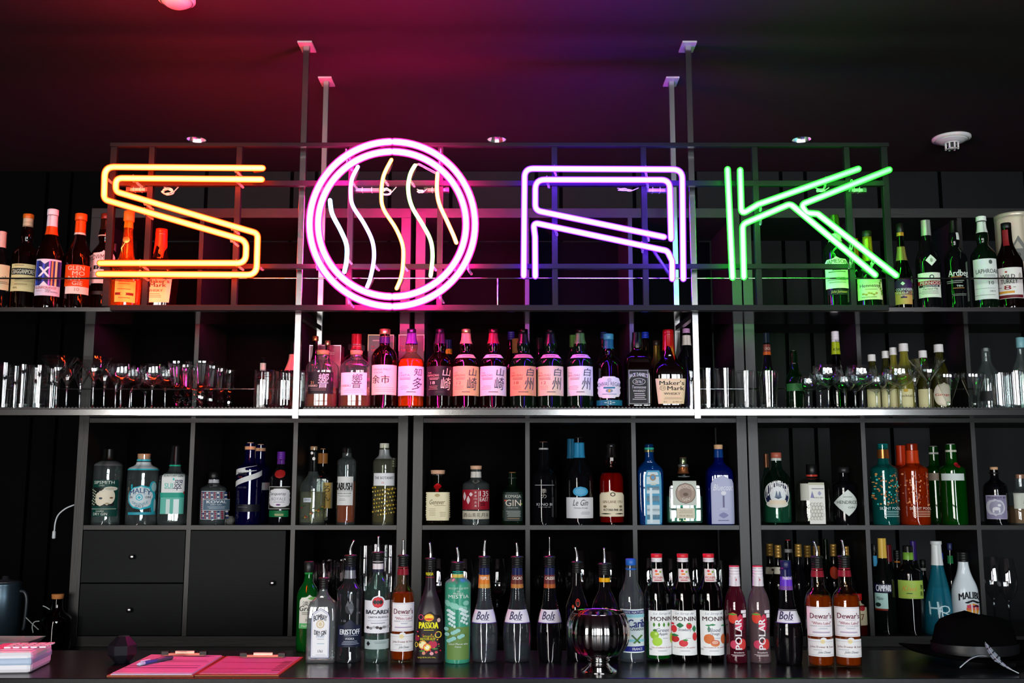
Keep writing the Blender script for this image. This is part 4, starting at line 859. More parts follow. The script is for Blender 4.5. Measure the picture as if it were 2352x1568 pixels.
gb_('dark gin bottle with purple cap, red seal and white crest label', 643, 1038, 50, [(0, .92, 1), (.012, 1, 1), (.60, 1, 1), (.66, .94, 1), (.74, .62, 1), (.80, .34, 1), (1, .32, 1)], G_BLACK, [('screw', '5a2090', .90, .38), ('sleeve', '5a2a80', .83, .90)], [
    L('e', 632, 1078, 655, 1098, 'a01c1c', 'wax_seal'), L('r', 617, 1117, 665, 1169, '24241c')]+Fr(617, 1117, 665, 1169, 1, 'd8d8d8')+[R(618, 1122, 663, 1164, 'e4e2e6', 'shield'), T('Tanqueray', 620, 1130, 656, 1139, '20202a', sh=.2, b=0), T('ROYALE', 625, 1142, 655, 1149, '8a8a9a', b=.01), N(626, 1152, 654, 1155, 1, '8a8a98', .4), E(640, 1159, 5, 2, '6a2a78'),
    L('r', 617, 1172, 660, 1187, '0e6a3c', 'foot_band'), N(630, 1180, 652, 1185, 2, 'd8c890', .5)])
# column three
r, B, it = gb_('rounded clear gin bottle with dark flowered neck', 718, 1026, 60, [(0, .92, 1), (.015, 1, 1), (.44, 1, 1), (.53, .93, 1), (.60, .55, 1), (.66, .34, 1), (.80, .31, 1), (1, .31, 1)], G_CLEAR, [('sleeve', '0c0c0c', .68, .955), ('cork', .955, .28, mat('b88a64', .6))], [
    E(717, 1040, 3, 3.5, 'e8e8e4'), E(721, 1053, 3, 4, 'e8e8e4'), R(698, 1143, 716, 1153, 'c0c8d0'), T('Jinro', 700, 1144, 713, 1151, '20303a')]+[E(692+((k*23) % 52), 1160+((k*17) % 30), 2, 1.6, ['3a5a2c', '8a2c2c', 'a88a2c', '2c4a38'][k % 4]) for k in range(26)], liq=('d8d4b0', .42, .12))
gb_('dark bottle with copper wooden cap and gold label behind the flowered one', 739, 1031, 56, 'squat', G_BLACK, [('cork', .955, .22, mat('d89868', .6)), ('sleeve', 'a86a34', .80, .94)], [L('r', 742, 1108, 760, 1167, 'c8a050'), T('ろ', 744, 1115, 758, 1130, '20180c'), T('ん', 744, 1135, 758, 1150, '20180c'), L('r', 760, 1108, 766, 1167, 'b8b0a0', 'side_label')], Y=4.03)
gb_('slim tall gin bottle holding amber spirit with white label reading BUSH', 795, 1028, 44, [(0, .93, 1), (.012, 1, 1), (.80, 1, 1), (.845, .9, 1), (.87, .52, 1), (.90, .48, 1), (.985, .52, 1), (1, .46, 1)], G_CLEAR, [('sleeve', '101010', .93, 1.0)], [
    L('r', 774, 1094, 810, 1160, 'e0e0de'), T('KABUSH', 768, 1108, 808, 1125, '0c0c0e', b=.05), R(775, 1126.5, 809, 1127.5, '181818'), T('ORIGINAL BRAZILIAN', 775, 1131, 806, 1134, '3a3a3a', b=0), N(776, 1137, 806, 1142, 2, '7a7a7a', .3), N(777, 1145, 795, 1151, 2, '8a8a8a', .3)], liq=('b84a12', .56, .6))
gb_('clear gin bottle with white stopper, white label and gold botanical print', 881, 1019, 52, 'cyl', thin('e8ecdc', .01, 1.8, .06, 'c8c8b0'), [('plain', 'e8e0dc', .945, .42), ('band', 'c8ccc8', .81, .925, mat('c0c4c4', .3, metal=.5))], [
    L('r', 858, 1086, 911, 1115, 'e8e8ec'), T('THE BOTANIST', 861, 1094, 906, 1100, '34343c', b=0), T('22', 877, 1106, 883, 1110, 'c83a48', b=0)]+
    [E(860+((k*29) % 50), 1119+((k*13) % 64), 1.6, 2.0, ['c8a83a', 'b89828', 'd8c878', '8a6a30'][k % 4]) for k in range(90)], liq=('c8b860', .60, .10))
gb_('small bottle with steel screw cap behind the gold botanical print', 903, 1052, 24, 'beer', G_BLACK, [('screw', 'a8a8a8', .86, .6, mat('a0a0a0', .3, metal=.7))], Y=4.04)
# unit two
gb_('squat dark gin bottle with red ribbon, wooden cork and cream torn-edge label', 1005, 1080, 56, 'squat', thin('2a2a10', .02, 1.3, .3, '141406'), [('cork', .93, .60, mat('d8a888', .65)), ('plain', 'd8d8d0', .905, .46, G_CLEAR, .93)], [
    L('r', 980, 1130, 1031, 1195, 'ece2bc'), E(1005, 1137, 6, 4, 'b8a878'), T('Genever', 987, 1147, 1022, 1158, '5a4a28', sh=.3, b=0), N(997, 1160, 1024, 1163, 1, '8a7a58', .3), N(985, 1168, 1001, 1186, 5, '8a7a58', .22), N(1010, 1176, 1024, 1188, 3, '8a7a58', .22)]+[E(980+.6*(k % 2), 1132+k*5, 1.2, 2, 'ece2bc') for k in range(12)]+[E(1031, 1132+k*5, 1.2, 2, 'ece2bc') for k in range(12)]+[
    L('leaf', 996, 1109, 1014, 1124, 'c01018', 'ribbon'), L('r', 1001, 1118, 1008, 1129, 'b00c14', 'ribbon')])
gb_('clear gin bottle with crimson label reading 135 EAST', 1093, 1070, 63, 'koval', G_CLEAR, [('cork', .94, .43, mat('d8a888', .6)), ('band', 'd8d4cc', .80, .90)], [
    L('r', 1062, 1124, 1126, 1170, '9a1428'), T('135', 1102, 1127, 1125, 1140, 'f0e0e0', b=.03), T('EAST', 1102, 1142, 1125, 1151, 'f0e0e0', b=.03), R(1098.5, 1128, 1099.5, 1164, 'e8c8c8'), T('東', 1090, 1128, 1095, 1133, 'f0d8d8'), T('経', 1090, 1136, 1095, 1141, 'f0d8d8'), T('135', 1089, 1144, 1096, 1147, 'f0d8d8'), T('兵', 1090, 1151, 1095, 1156, 'f0d8d8'), T('庫', 1090, 1159, 1095, 1164, 'f0d8d8'), R(1064, 1129, 1071, 1150, 'e8ccd0', 'leaf'), R(1072, 1138, 1080, 1158, 'e8ccd0', 'leaf'), R(1078, 1130, 1086, 1140, 'e8ccd0', 'leaf'), N(1102, 1154, 1114, 1163, 2, '4a0c18', .5),
    L('r', 1062, 1173, 1126, 1192, 'cfc8b4', 'foot_band')]+[T(c, 1065+i*10, 1178, 1073+i*10, 1187, '5a5448') for i, c in enumerate('酒山風花月海')])
gb_('small round dark green gin bottle with thin wooden cork', 1177, 1085, 49, 'squat', G_DKG, [('cork', .905, .34, mat('c88850', .65)), ('plain', '', .885, .44, G_CLEAR, .905)], [
    L('r', 1157, 1130, 1200, 1196, '1c2c28'), T('KOMASA', 1161, 1136, 1196, 1143, 'c8ccc0', b=0), T('GIN', 1161, 1147, 1196, 1162, 'd8c8b8', b=.01), T('HOJICHA', 1166, 1165, 1190, 1167, 'e8ece8', b=0), N(1162, 1173, 1196, 1188, 5, 'a8b0a8', .35), E(1161, 1149, 3, 2, 'b03828'), E(1196, 1157, 3, 2, '88a040'), R(1166, 1190, 1193, 1191, 'b88850')])
gb_('tall black gin bottle with rose-gold cap', 1249, 1015, 57, [(0, .92, 1), (.012, 1, 1), (.55, 1, 1), (.62, .90, 1), (.66, .56, 1), (.70, .46, 1), (.90, .36, 1), (1, .34, 1)], G_BLACK, [('plain', 'd08068', .925, .33, foil('e09a80')), ('band', 'a8a8a8', .905, .925)], [
    N(1229, 1113, 1273, 1116, 1, '9a9aa0', .5), T('季', 1243, 1122, 1255, 1133, 'a8a098', b=0), T('の', 1243, 1135, 1255, 1144, 'a8a098', b=0), T('KI NO BI', 1233, 1155, 1268, 1161, 'c0c0c4', b=0), T('KYOTO DRY GIN', 1237, 1163, 1264, 1165.5, 'a0a0a4', b=0)])
gb_('dark bottle with blue capsule and white label in flowing script', 1331, 1005, 66, 'slope', G_BLACK, [('sleeve', '2b84b0', .765, .94), ('plain', '202020', .94, .28)], [
    L('r', 1302, 1142, 1363, 1190, 'e6e6ea'), T('Le Gin', 1316, 1147, 1350, 1161, '30303a', sh=.35, b=0), T('Christian Drouin', 1318, 1164, 1349, 1168, '5a5a68', b=0), N(1333, 1175, 1355, 1183, 3, '8a8aa0', .3), L('e', 1316, 1117, 1350, 1140, '3c9ac8', 'round_seal'), E(1333, 1128.5, 13, 8, '58acd4')])
gb_('second blue-capsuled bottle just behind the white script label', 1313, 1008, 50, 'slope', G_BLACK, [('sleeve', '206a90', .765, 1.0)], Y=4.02)
gb_('gin bottle of red spirit with cream scalloped label and silver neck strip', 1405, 1020, 58, 'bulb', thin('d8a098', boost=1.3), [('sleeve', '141010', .83, .96), ('plain', '181818', .955, .36, mat('3a3a3a', .2, metal=.8))], [
    L('arch', 1376, 1126, 1434, 1186, 'ecdfc2'), E(1407, 1135, 6, 5, '5a4a40'), E(1407, 1135, 3.5, 3, 'ecdfc2'), T('GIN LANE 1751', 1385, 1149, 1428, 1155, '6a3a28', b=0), E(1390, 1163, 3.5, 3, '8a7a60'), E(1425, 1163, 3.5, 3, '8a7a60'), T('VICTORIA PINK GIN', 1387, 1168, 1428, 1173, '1c1816', b=.03), R(1382, 1178, 1404, 1181, '241c18', 'leaf'), R(1412, 1178, 1432, 1181, '241c18', 'leaf'),
    L('r', 1401, 1028, 1408, 1058, 'c8c0c0', 'neck_strip')], liq=('b81810', .64, .6))
gb_('tall blue faceted gin bottle with pale arched front panel', 1493, 1020, 60, 'star', G_BLUE, [('plain', '', .955, .34, mat('0c1a2a', .1)), ('band', '30b090', .93, .955), ('band', 'c8b878', .90, .925, foil('c8b878'))], [
    L('arch', 1481, 1070, 1519, 1204, '4aa0c8'), L('arch', 1485, 1074, 1514, 1203, 'cfe2ea', 'front_panel'), E(1499, 1096, 7, 8, 'a88a68'), E(1499, 1096, 4, 5, '5a9ad0'), N(1491, 1108, 1508, 1116, 2, 'e8d8b8', .4), R(1492, 1120, 1498, 1200, 'e0f0f6')], d=.7, liq=('0878b0', .62, .4))
r, B, it = gb_('broad aqua gin bottle with copper cap and round bronze medallion', 1571, 1051, 82, 'flask', G_AQUA, [('plain', 'd8a080', .90, .20, foil('e0a488')), ('plain', 'd8a080', .86, .29, foil('b0b4b4'), .90), ('sleeve', 'c87848', .76, .86, foil('d08050'))], [
    L('r', 1545, 1104, 1599, 1160, 'cfd6cc', 'front_panel'), E(1574, 1132.5, 23, 24, '6a5a50'), E(1574, 1132.5, 21.5, 22.4, 'b09a8a'), E(1574, 1132.5, 14, 14.5, '9a8478'), T('BROOKLYN', 1557, 1116, 1591, 1124, 'e8dcd4', arc=6), T('GIN', 1566, 1142, 1583, 1149, 'e8dcd4', arc=-2), E(1574, 1135, 6, 4, '6a5248'),
    L('r', 1554, 1167, 1595, 1190, 'e4dcc4', 'small_label'), N(1558, 1171, 1591, 1180, 3, '9a8a6a', .25), T('700 ml  40% vol', 1560, 1182, 1590, 1186, '7a6a4a', b=0)], d=.5, liq=('b0d8cc', .42, .12))
gb_('cobalt blue gin bottle with pale cork and arched silver label', 1653, 1022, 62, 'cobalt', G_COB, [('cork', .945, .33, mat('d8aa80', .65)), ('sleeve', '0c3a80', .84, .945)], [
    L('arch', 1633, 1091, 1686, 1203, 'b8bcdc'), T('Bluecoat', 1637, 1112, 1682, 1126, 'f4f4fa', sh=.3, b=.01), E(1661, 1132, 6, 5, 'e8e8f4'), R(1659, 1138, 1663, 1165, '6a6a90'), T('AMERICAN', 1652, 1167, 1670, 1171, 'f0f0f8', b=0), R(1650, 1176, 1672, 1190, '8a8ab8', 'leaf'), N(1646, 1194, 1675, 1198, 1, '5a5a88', .4)], d=.8)
# unit three
gb_('aqua gin bottle with oval navy-ringed ship label', 1786, 1040, 64, [(0, .93, 1), (.012, 1, 1), (.58, 1, 1), (.66, .92, 1), (.74, .56, 1), (.79, .36, 1), (1, .34, 1)], thin('a8dcc8', .02, 1.4), [('plain', 'b05a48', .925, .38), ('band', 'c8ccc8', .89, .925)], [
    L('e', 1760, 1105, 1813, 1167, 'e8ece8', 'oval_label'), E(1786.5, 1136, 24.5, 29, '1c2448'), E(1786.5, 1136, 17, 20.5, 'e4eaec'), R(1764, 1149, 1809, 1166, 'e4e0d4', 'e'), R(1769, 1148, 1804, 1158, 'e8d8c0'), T('PLYMOUTH GIN', 1763, 1110, 1810, 1136, 'f4f4f4', arc=14, b=.02), R(1779, 1124, 1786, 1142, '6a7a90', 'up'), R(1785, 1122, 1793, 1142, '6a7a90', 'up'), R(1777, 1141, 1796, 1146, '4a5a70', 'dn')], liq=('9ad0c0', .46, .15))
gb_('thin bottle with copper cap behind the ship label', 1763, 1042, 30, 'slope', G_AQUA, [('sleeve', 'b87a60', .80, 1.0, foil('c88868'))], Y=4.02)
gb_('six-sided clear gin bottle with black cap and white label', 1867, 1067, 68, [(0, .93, .5), (.015, 1, .5), (.66, 1, .5), (.71, .94, .6), (.76, .60, .9), (.78, .34, 1), (.80, .36, 1), (1, .34, 1)], thin('f0f0e4', boost=1.4), [('plain', '0c0c0e', .83, .36), ('band', 'c83a30', .80, .83)], [
    L('r', 1836, 1110, 1856, 1149, 'c8c8bc', 'side_label'), L('r', 1857, 1108, 1893, 1203, 'ecebe4'), R(1862, 1121, 1890, 1123, '8a8a98'), R(1859, 1127, 1868, 1143, '8a88b8', 'up'), R(1876, 1127, 1884, 1138, 'a8a8c8', 'leaf'), T('ROKU GIN', 1866, 1141, 1888, 1144, '6a6a70', b=0)]+[E(1863+7*i+3*(j % 2), 1158+8*j, 4, 4.4, 'a8a8a0') for i in range(4) for j in range(5)]+[E(1863+7*i+3*(j % 2), 1158+8*j, 3.2, 3.6, 'e4e2d8') for i in range(4) for j in range(5)])
gb_('black apothecary gin bottle with white diamond label', 1940, 1073, 54, 'koval', G_BLACK, [('plain', '18181a', .90, .50)], [
    L('d', 1912, 1124, 1975, 1185, 'dde6df', 'diamond_label'), T('HENDRICK\'S', 1925, 1149, 1972, 1157, '1c2428', b=.01), T('GIN', 1946, 1163, 1962, 1167, '4a5450', b=0), N(1932, 1140, 1958, 1144, 1, '8a9a8c', .4)])
def vine(x0, y0, x1, y1, cols, n, seed):
    R_ = random.Random(seed); return [E(R_.uniform(x0, x1), R_.uniform(y0, y1), R_.uniform(1, 2), R_.uniform(1.2, 2.6), R_.choice(cols)) for _ in range(n)]
gb_('teal gin bottle with copper neck band and golden leaf print', 2033, 1020, 60, 'tall', G_TEAL, [('plain', '', .95, .40, thin('20c0c0', .02, 1.5, .4)), ('band', 'd07a3c', .82, .93, foil('e08a4a'))], vine(2008, 1088, 2060, 1160, ['c87840', 'a85a2c', '48c8c0', 'd89858'], 85, 3)+[T('SILENT POOL', 2024, 1164, 2060, 1170, 'e0f0f0', b=.01), N(2030, 1173, 2058, 1189, 4, 'b8e0e0', .3)], liq=('0c8c88', .5, .3))
gb_('orange gin bottle with matching cap and dark leaf print', 2100, 1020, 66, 'tall', G_ORG, [('sleeve', 'c83c14', .76, .92), ('plain', '', .92, .38, thin('c02810', .02, 1.5, .5))], vine(2072, 1088, 2131, 1160, ['e89868', 'c86030', '8a2808'], 80, 5)+[T('SILENT POOL', 2092, 1164, 2131, 1170, 'f4d8c8', b=.01), N(2096, 1173, 2130, 1189, 4, 'f0c0a0', .3)], liq=('c83a04', .55, .5))
gb_('rear orange bottle left of the leaf-print one', 2074, 1023, 50, 'tall', G_ORG, [('sleeve', 'c03010', .74, 1.0)], Y=4.03)
gb_('green shaker-shaped gin bottle with silver cap, left of a pair', 2150, 1025, 50, 'tall', G_GRN, [('plain', 'c8c8c8', .935, .34, mat('c8c4c0', .3, metal=.5)), ('band', 'c8ccc8', .895, .92)], [L('r', 2136, 1086, 2163, 1103, 'b8a898', 'silver_band')], Y=4.0, liq=('0a7a14', .58, .4))
gb_('green shaker-shaped gin bottle with silver cap and red seal, right of a pair', 2190, 1020, 58, 'tall', G_GRN, [('plain', 'd8d8d8', .935, .33, mat('d0d0d0', .3, metal=.5)), ('band', 'c8ccb8', .90, .925)], [L('r', 2164, 1087, 2214, 1103, 'd0dcd8', 'silver_band'), L('e', 2190, 1061, 2203, 1074, 'a01820', 'wax_seal')], liq=('0a8a18', .58, .4))
gb_('dark small gin bottle with cork and lavender monkey-stamp label', 2288, 1073, 53, [(0, .93, 1), (.015, 1, 1), (.62, 1, 1), (.70, .90, 1), (.76, .50, 1), (.80, .32, 1), (1, .32, 1)], G_BLACK, [('cork', .91, .33, mat('d8a880', .65)), ('plain', '161412', .885, .42, mat('161412', .3), .91)], [
    L('r', 2267, 1137, 2311, 1192, 'a8a4bc'), R(2269, 1139, 2309, 1190, '8a84a4'), E(2289, 1165, 17, 20, 'c8c8d4'), E(2289, 1165, 13, 16, '9a98b0'), E(2288, 1168, 7, 4, 'e0e0e8'), E(2293, 1160, 3.5, 3, 'e0e0e8'), R(2281, 1168, 2284, 1177, 'e0e0e8'), R(2292, 1168, 2295, 1177, 'e0e0e8'), T('MONKEY 47', 2271, 1140, 2307, 1145, '3a3654', b=0)])
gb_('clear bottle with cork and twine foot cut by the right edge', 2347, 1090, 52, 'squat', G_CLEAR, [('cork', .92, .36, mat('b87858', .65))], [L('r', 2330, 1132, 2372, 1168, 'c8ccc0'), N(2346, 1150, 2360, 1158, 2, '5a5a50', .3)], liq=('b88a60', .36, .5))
t = empty('faceted_tealight', (P(528, 1190, 3.93).x, 3.93, ROWZ)); tag(t, 'little sparkling cut-glass tealight between patterned and indigo gin bottles', 'candle holder')
m = MB(); lathe(m, [(0, .012), (.008, .017), (.020, .017), (.030, .011)], thin('e8e4dc', .1, 2., .25), 9, smooth=False); m.build('glass_cup', t)
# ---------------------------------------------------------------- bottles on the bar counter
gc = 'bottles standing on the bar counter'
def cb(label, x, yt, w_, yb, prof, glass, caps, els=(), name='counter_bottle', **k):
    Yf = Yat(yb, CZ); s = S(yb, Yf); Y = Yf+w_/2*s*(k.get('d') or 1)
    return bottle(name, label, gc, x, yt, w_, Y, CZ, prof, glass, caps, els, ym=1430, **k)
cb('green bottle with white leafy label half hidden at the left of the row', 706, 1290, 50, 1497, 'cyl2' if 0 else [(0, .93, 1), (.015, 1, 1), (.55, 1, 1), (.62, 1.02, 1), (.69, .84, 1), (.76, .44, 1), (.86, .33, 1), (1, .33, 1)], thin('0c9a3c', .02, 1.5, .35, '067a28'), [('plain', '181a18', .88, .44), ('band', '1c8a3c', .86, .88)], [
    L('arch', 688, 1366, 727, 1443, 'eef0e4'), T('Green', 689, 1391, 727, 1403, '20241c', sh=.25, b=.02), T('淡麗', 696, 1380, 722, 1391, '2a2a24', b=0), R(708, 1370, 724, 1378, '7ac060', 'leaf'), N(694, 1406, 722, 1413, 2, '5a5a50', .35), T('25', 702, 1421, 709, 1426, '20241c'), R(688, 1431, 727, 1443, '5ac070'), T('fresh', 693, 1434, 706, 1439, 'f4f8e8', sh=.3, b=0)], liq=('0c8a6a', .40, .4))
cb('clear square-shouldered gin bottle with tall blue-edged white label', 741, 1333, 66, 1523, 'bombay', thin('dfe4e4', .02, 2.2, .14, 'b0b8b8'), [('pour', -1, 34)], [  # grey body of this clear glass stands in for pale reflections
    L('arch', 715, 1396, 758, 1511, '3c4480'), R(716.2, 1397.4, 756.8, 1509.6, 'e8e8ee', 'arch'), R(718, 1400, 755, 1507, '8a90b8', 'arch'), R(718.7, 1401, 754.3, 1506.3, 'eeeef2', 'arch'), T('BOMBAY', 722, 1412, 752, 1425, '2c2c44', arc=4, b=.03), E(737, 1433, 9, 9.6, 'c8ac74'), E(737, 1433, 7.2, 7.8, 'ece6dc'), E(737, 1433, 4, 5, 'd8c8a8'), T('DRY GIN', 723, 1447, 750, 1458, '2c2c44', arc=-3, b=.03), T('Distilled', 727, 1459, 746, 1463, '6a9ab8', sh=.3, b=0), N(728, 1466, 746, 1470, 2, 'a0a0b0', .3), N(727, 1477, 747, 1480, 1, '7aa0b8', .4), T('1761', 731, 1492, 742, 1498, '3a3a50', b=.01), N(722, 1503, 752, 1505, 1, '9aa0b8', .4)], d=.75, liq=('e8eef0', .62, .10))
cb('clear vodka bottle with wolf relief and navy printed base', 802, 1281, 62, 1523, [(0, .96, 1), (.02, 1, 1), (.10, .92, 1), (.62, .92, 1), (.665, .96, 1), (.70, .90, 1), (.75, .50, 1), (.80, .37, 1), (1, .34, 1)], thin('9aa0a8', .03, 2.0, .08, '70787c'), [('pour', 8, 34), ('sleeve', '14162c', .88, .95), ('band', 'b8bcc4', .80, .88, mat('a8acb4', .3, metal=.6))], [
    R(776, 1436, 828, 1486, '1a2038'), R(776, 1422, 828, 1450, '1a2038', 'up'), T('ERISTOFF', 782, 1445, 828, 1457, 'e8ecf4', b=.05), N(786, 1459, 822, 1461, 1, 'a8b0c8', .5), T('VODKA', 794, 1464, 813, 1469, 'e0e4f0', b=.02), N(784, 1472, 822, 1482, 3, 'a8b0c8', .3), E(804, 1396, 10, 15, '24262c'), R(796, 1378, 804, 1392, '5a5e66', 'up'), R(804, 1376, 812, 1392, '6a6e76', 'up'), E(806, 1394, 6, 9, '50545c'), R(802, 1398, 812, 1412, '6a6e76', 'dn'), T('18', 786, 1423, 796, 1428, '70747c'), T('06', 818, 1405, 826, 1410, '70747c')], liq=('20222c', .3, .3))
cb('clear rum bottle with red bat medallion on white label', 866, 1274, 60, 1523, [(0, .90, 1), (.02, .96, 1), (.60, 1, 1), (.68, .97, 1), (.74, .80, 1), (.785, .48, 1), (.81, .38, 1), (1, .37, 1)], thin('c8e0d8', .02, 2.0, .07, '88a8a0'), [('pour', 0, 36), ('band', 'e8dce0', .865, .945), ('band', '24283c', .835, .865)], [
    L('r', 836, 1379, 894, 1454, 'e8e6ee'), E(868.5, 1383, 15, 15.5, 'e8e6ee'), E(868.5, 1383, 12.2, 12.8, 'b81c28'), E(868.5, 1383, 10.6, 11.2, 'd8303c'), R(857.5, 1377, 867, 1388, '2a2a2e', 'leaf'), R(870, 1377, 879.5, 1388, '2a2a2e', 'leaf'), E(868.5, 1383, 2.6, 5.2, '3a3a3e'), T('BACARDÍ', 842, 1398, 891, 1410, '16182c', b=.05), T('CARTA BLANCA', 847, 1415, 889, 1419, '2a2c44', b=.01), R(845, 1425, 890, 1425.6, '8a8aa0'), N(850, 1430, 886, 1432, 1, '6a6a80', .6)]+[E(846+k*7, 1441+1.5*sin(k*2), 3.4, 3.4, ['3a2c2c', '8a8a90', 'b8b8bc', '4a4044'][k % 4]) for k in range(7)]+[
    L('r', 837, 1469, 893, 1491, 'a8b8b8', 'silver_band'), R(842, 1472, 851, 1484, '14181c', 'd'), N(858, 1474, 886, 1480, 2, '6a7878', .3)], liq=('c0d4cc', .25, .1))
def dewar(label, x, yt, yb, tipdx, tipdy, e1, e2, w_=58, red='8a1c2c'):
    (a, b, c, d), (p, q, r_, s_) = e1, e2; W = c-a
    u = lambda f: a+W*f
    v = lambda f: b+(d-b)*f
    els = [L('r', a, b, c, d, 'ece8ec'), R(u(.03), v(.03), u(.97), v(.04), 'a8a0b0'), T('Dewar\'s', u(.10), v(.20), u(.94), v(.39), '6a1430', b=.02), N(u(.3), v(.43), u(.8), v(.46), 1, 'a88a98', .5), T('"White Label"', u(.16), v(.49), u(.93), v(.59), 'a03a50', b=0), T('BLENDED SCOTCH WHISKY', u(.12), v(.62), u(.94), v(.66), '8a98a8', b=0), N(u(.38), v(.70), u(.78), v(.76), 2, '6a8098', .35), N(u(.12), v(.83), u(.92), v(.90), 1, 'b8a8c0', .7), R(u(.02), v(.95), u(.98), v(.96), 'a8a0b0'),
           L('r', p, q, r_, s_, 'e8e6e8', 'lower_label'), E((p+r_)/2+3, q+1, 7, 5.5, 'e8e6e8'), E((p+r_)/2+1, q+5, 5, 5, 'e8d498'), T('John Dewar & Sons', p+7, q+15, r_-3, q+21, '7a2a3a', b=0), N(p+9, q+24, p+30, q+26, 1, '8a98a8', .5), T('John Dewar', p+20, q+27, r_-9, q+34, '5a6878', sh=.4, b=0), R(p+1, q+5, r_-1, q+5.7, 'a8b0b8'), R(p+1, s_-4, r_-1, s_-3.2, 'a8b0b8')]
    return cb(label, x, yt, w_, yb, 'dewar', thin('f0dcc0', .02, 1.4), [('pour', tipdx, tipdy), ('band', red, .835, .895), ('band', red, .905, .915)], els, liq=('c05c08', .66, .34))
dewar('amber whisky bottle with white label and lower band, left of the frosted black bottle', 924, 1281, 1523, 0, 36, (901, 1384, 949, 1450), (896, 1456, 948, 1496), 56)
cb('frosted black and dark red liqueur bottle with yellow passion-fruit lettering', 987, 1288, 68, 1524, 'passoa', mat((.020, .012, .018), .42, spec=.5), [('pour', -2, 36), ('band', '0c0c0c', .885, .945)], [
    R(970, 1310, 1000, 1311.2, 'c01c28'), R(970, 1325, 1000, 1326, 'c01c28'), T('PASSOA', 976, 1314, 994, 1321, 'f0e020', b=.03),
    L('arch', 958, 1404, 1016, 1516, '1c0c14', 'art_panel'), E(986, 1418, 11, 9, 'f0b020'), R(974, 1419, 997, 1424, 'e03a1c', 'leaf'), E(986, 1416, 9, 3, 'f8d840'), T('PASSOA', 964, 1428, 1006, 1443, 'f4ec14', b=.08), N(972, 1446, 998, 1448, 1, 'e8d820', .6), T('WITH NATURAL', 972, 1459, 998, 1463, 'f0e020', b=0, sh=.2), T('PASSION FRUIT', 966, 1464, 1001, 1470, 'f0e020', b=.03, sh=.2),
    E(968, 1417, 5.5, 6.5, 'e8406a'), E(968, 1417, 4, 5, '1c1c24'), E(1007, 1424, 3.5, 5, 'd8b0a8'), E(1006, 1457, 7, 8, 'f0d040'), E(1006, 1457, 5, 6, '1c1c20'), E(960, 1465, 5, 7, '8a1c3c'), E(958, 1480, 3.5, 6, 'f0d040'), E(958, 1480, 2.2, 4.5, '1c1c20'),
    E(994, 1479, 10, 9, 'b81c44'), E(972, 1480, 9.5, 10, 'e8a030'), E(972, 1480, 7.5, 8, 'f4e8b0'), E(982, 1486, 10, 9.5, 'e0482c'), E(982, 1486, 8, 7.6, 'f4d850'), E(982, 1486, 5, 5, 'f8f0d0'), R(992, 1487, 1006, 1491, '4a8a30', 'leaf'), R(964, 1492, 978, 1496, '4a8a30', 'leaf'), E(974, 1499, 4, 4, 'd88a70'), E(992, 1500, 4.5, 4, 'e8a0a8'), E(1002, 1497, 3, 3, 'c84858'), T('LIQUEUR 20% VOL.', 962, 1507, 1002, 1511, 'd8c838', b=0)]+[E(962+((k*31) % 48), 1450+((k*11) % 48), 1.5, 1.5, ['e8406a', 'b81c34', 'f0b020', '4a8a30'][k % 4]) for k in range(22)], d=.8)
rM = cb('frosted teal liqueur bottle with silver grape leaves printed on it', 1051, 1297, 60, 1525, 'frost', mat('3f9c80', .35, spec=.5, trans=.0), [('pour', -3, 34), ('band', '18b0a0', .905, .945), ('band', 'd8c060', .87, .905)], [
    T('MUSCAT LIQUEUR', 1032, 1349, 1074, 1354, 'dcece4', b=0), T('DE', 1050, 1356, 1056, 1360, 'dcece4', b=0), T('FRANCE', 1042, 1361, 1064, 1365, 'dcece4', b=0), T('MISTIA', 1031, 1366, 1075, 1374, 'eef6f0', b=0), R(1027, 1440, 1076, 1515, '6a8a48')]+
    [E(1028+((k*19) % 46), 1384+((k*7) % 16), 6, 6, '8acab8') for k in range(9)]+[E(1032+((k*5) % 14), 1402+k*3.3, 5.2-.25*k, 3.4, 'cfe6e6') for k in range(12)]+[E(1058+((k*5) % 13), 1398+k*3.4, 5.0-.25*k, 3.4, 'cfe6e6') for k in range(11)]+[E(1029+((k*13) % 34), 1444+((k*9) % 30), 5, 4.5, '8fc8c0') for k in range(10)]+[T('Select Muscat wine', 1034, 1475, 1070, 1480, 'e0ece4', sh=.3, b=0), T('France', 1046, 1482, 1058, 1486, 'e0ece4', sh=.3, b=0)])
def bols(label, x, yt, tdx, tdy, glass, neckc, necka, liq=None, yb=1522, thin_=False, dark='1c2048', w_=62, pour=True, nt='1c2450', txt=None):
    els = [L('trap', x-27.5, 1400, x+28.5, 1430, 'e6e0ee'), T('Bols', x-17, 1404, x+11, 1423, '2c2454', sh=.45, b=.02), N(x-8, 1424, x+12, 1426, 1, '6a6490', .5), R(x-28, 1430, x+29, 1431.5, '5a3a9a')]
    if txt: els.insert(0, T(txt, x-10, 1324, x+10, 1331, 'f0e8e0', b=.02))
    caps = [('sleeve', nt, .845, .935), ('band', neckc, .755, .845), ('band', necka, .715, .755)]
    caps += [('pour', tdx, tdy)+((1,) if thin_ else ())] if pour else [('plain', nt, .93, .37)]
    return cb(label, x, yt, w_, yb, 'bols', glass, caps, els, liq=liq, rib=[.52+.022*k for k in range(9)])
bols('waisted clear liqueur bottle with orange neck label beside the teal frosted bottle', 1112, 1284, 2, 38, thin('c8d0d8', .02, 2.2, .08, 'a0a8b0'), 'e08030', 'd8a050', ('8a98a0', .14, .1), txt='TRIPLE')  # diffuse grey in the clear glass imitates reflections
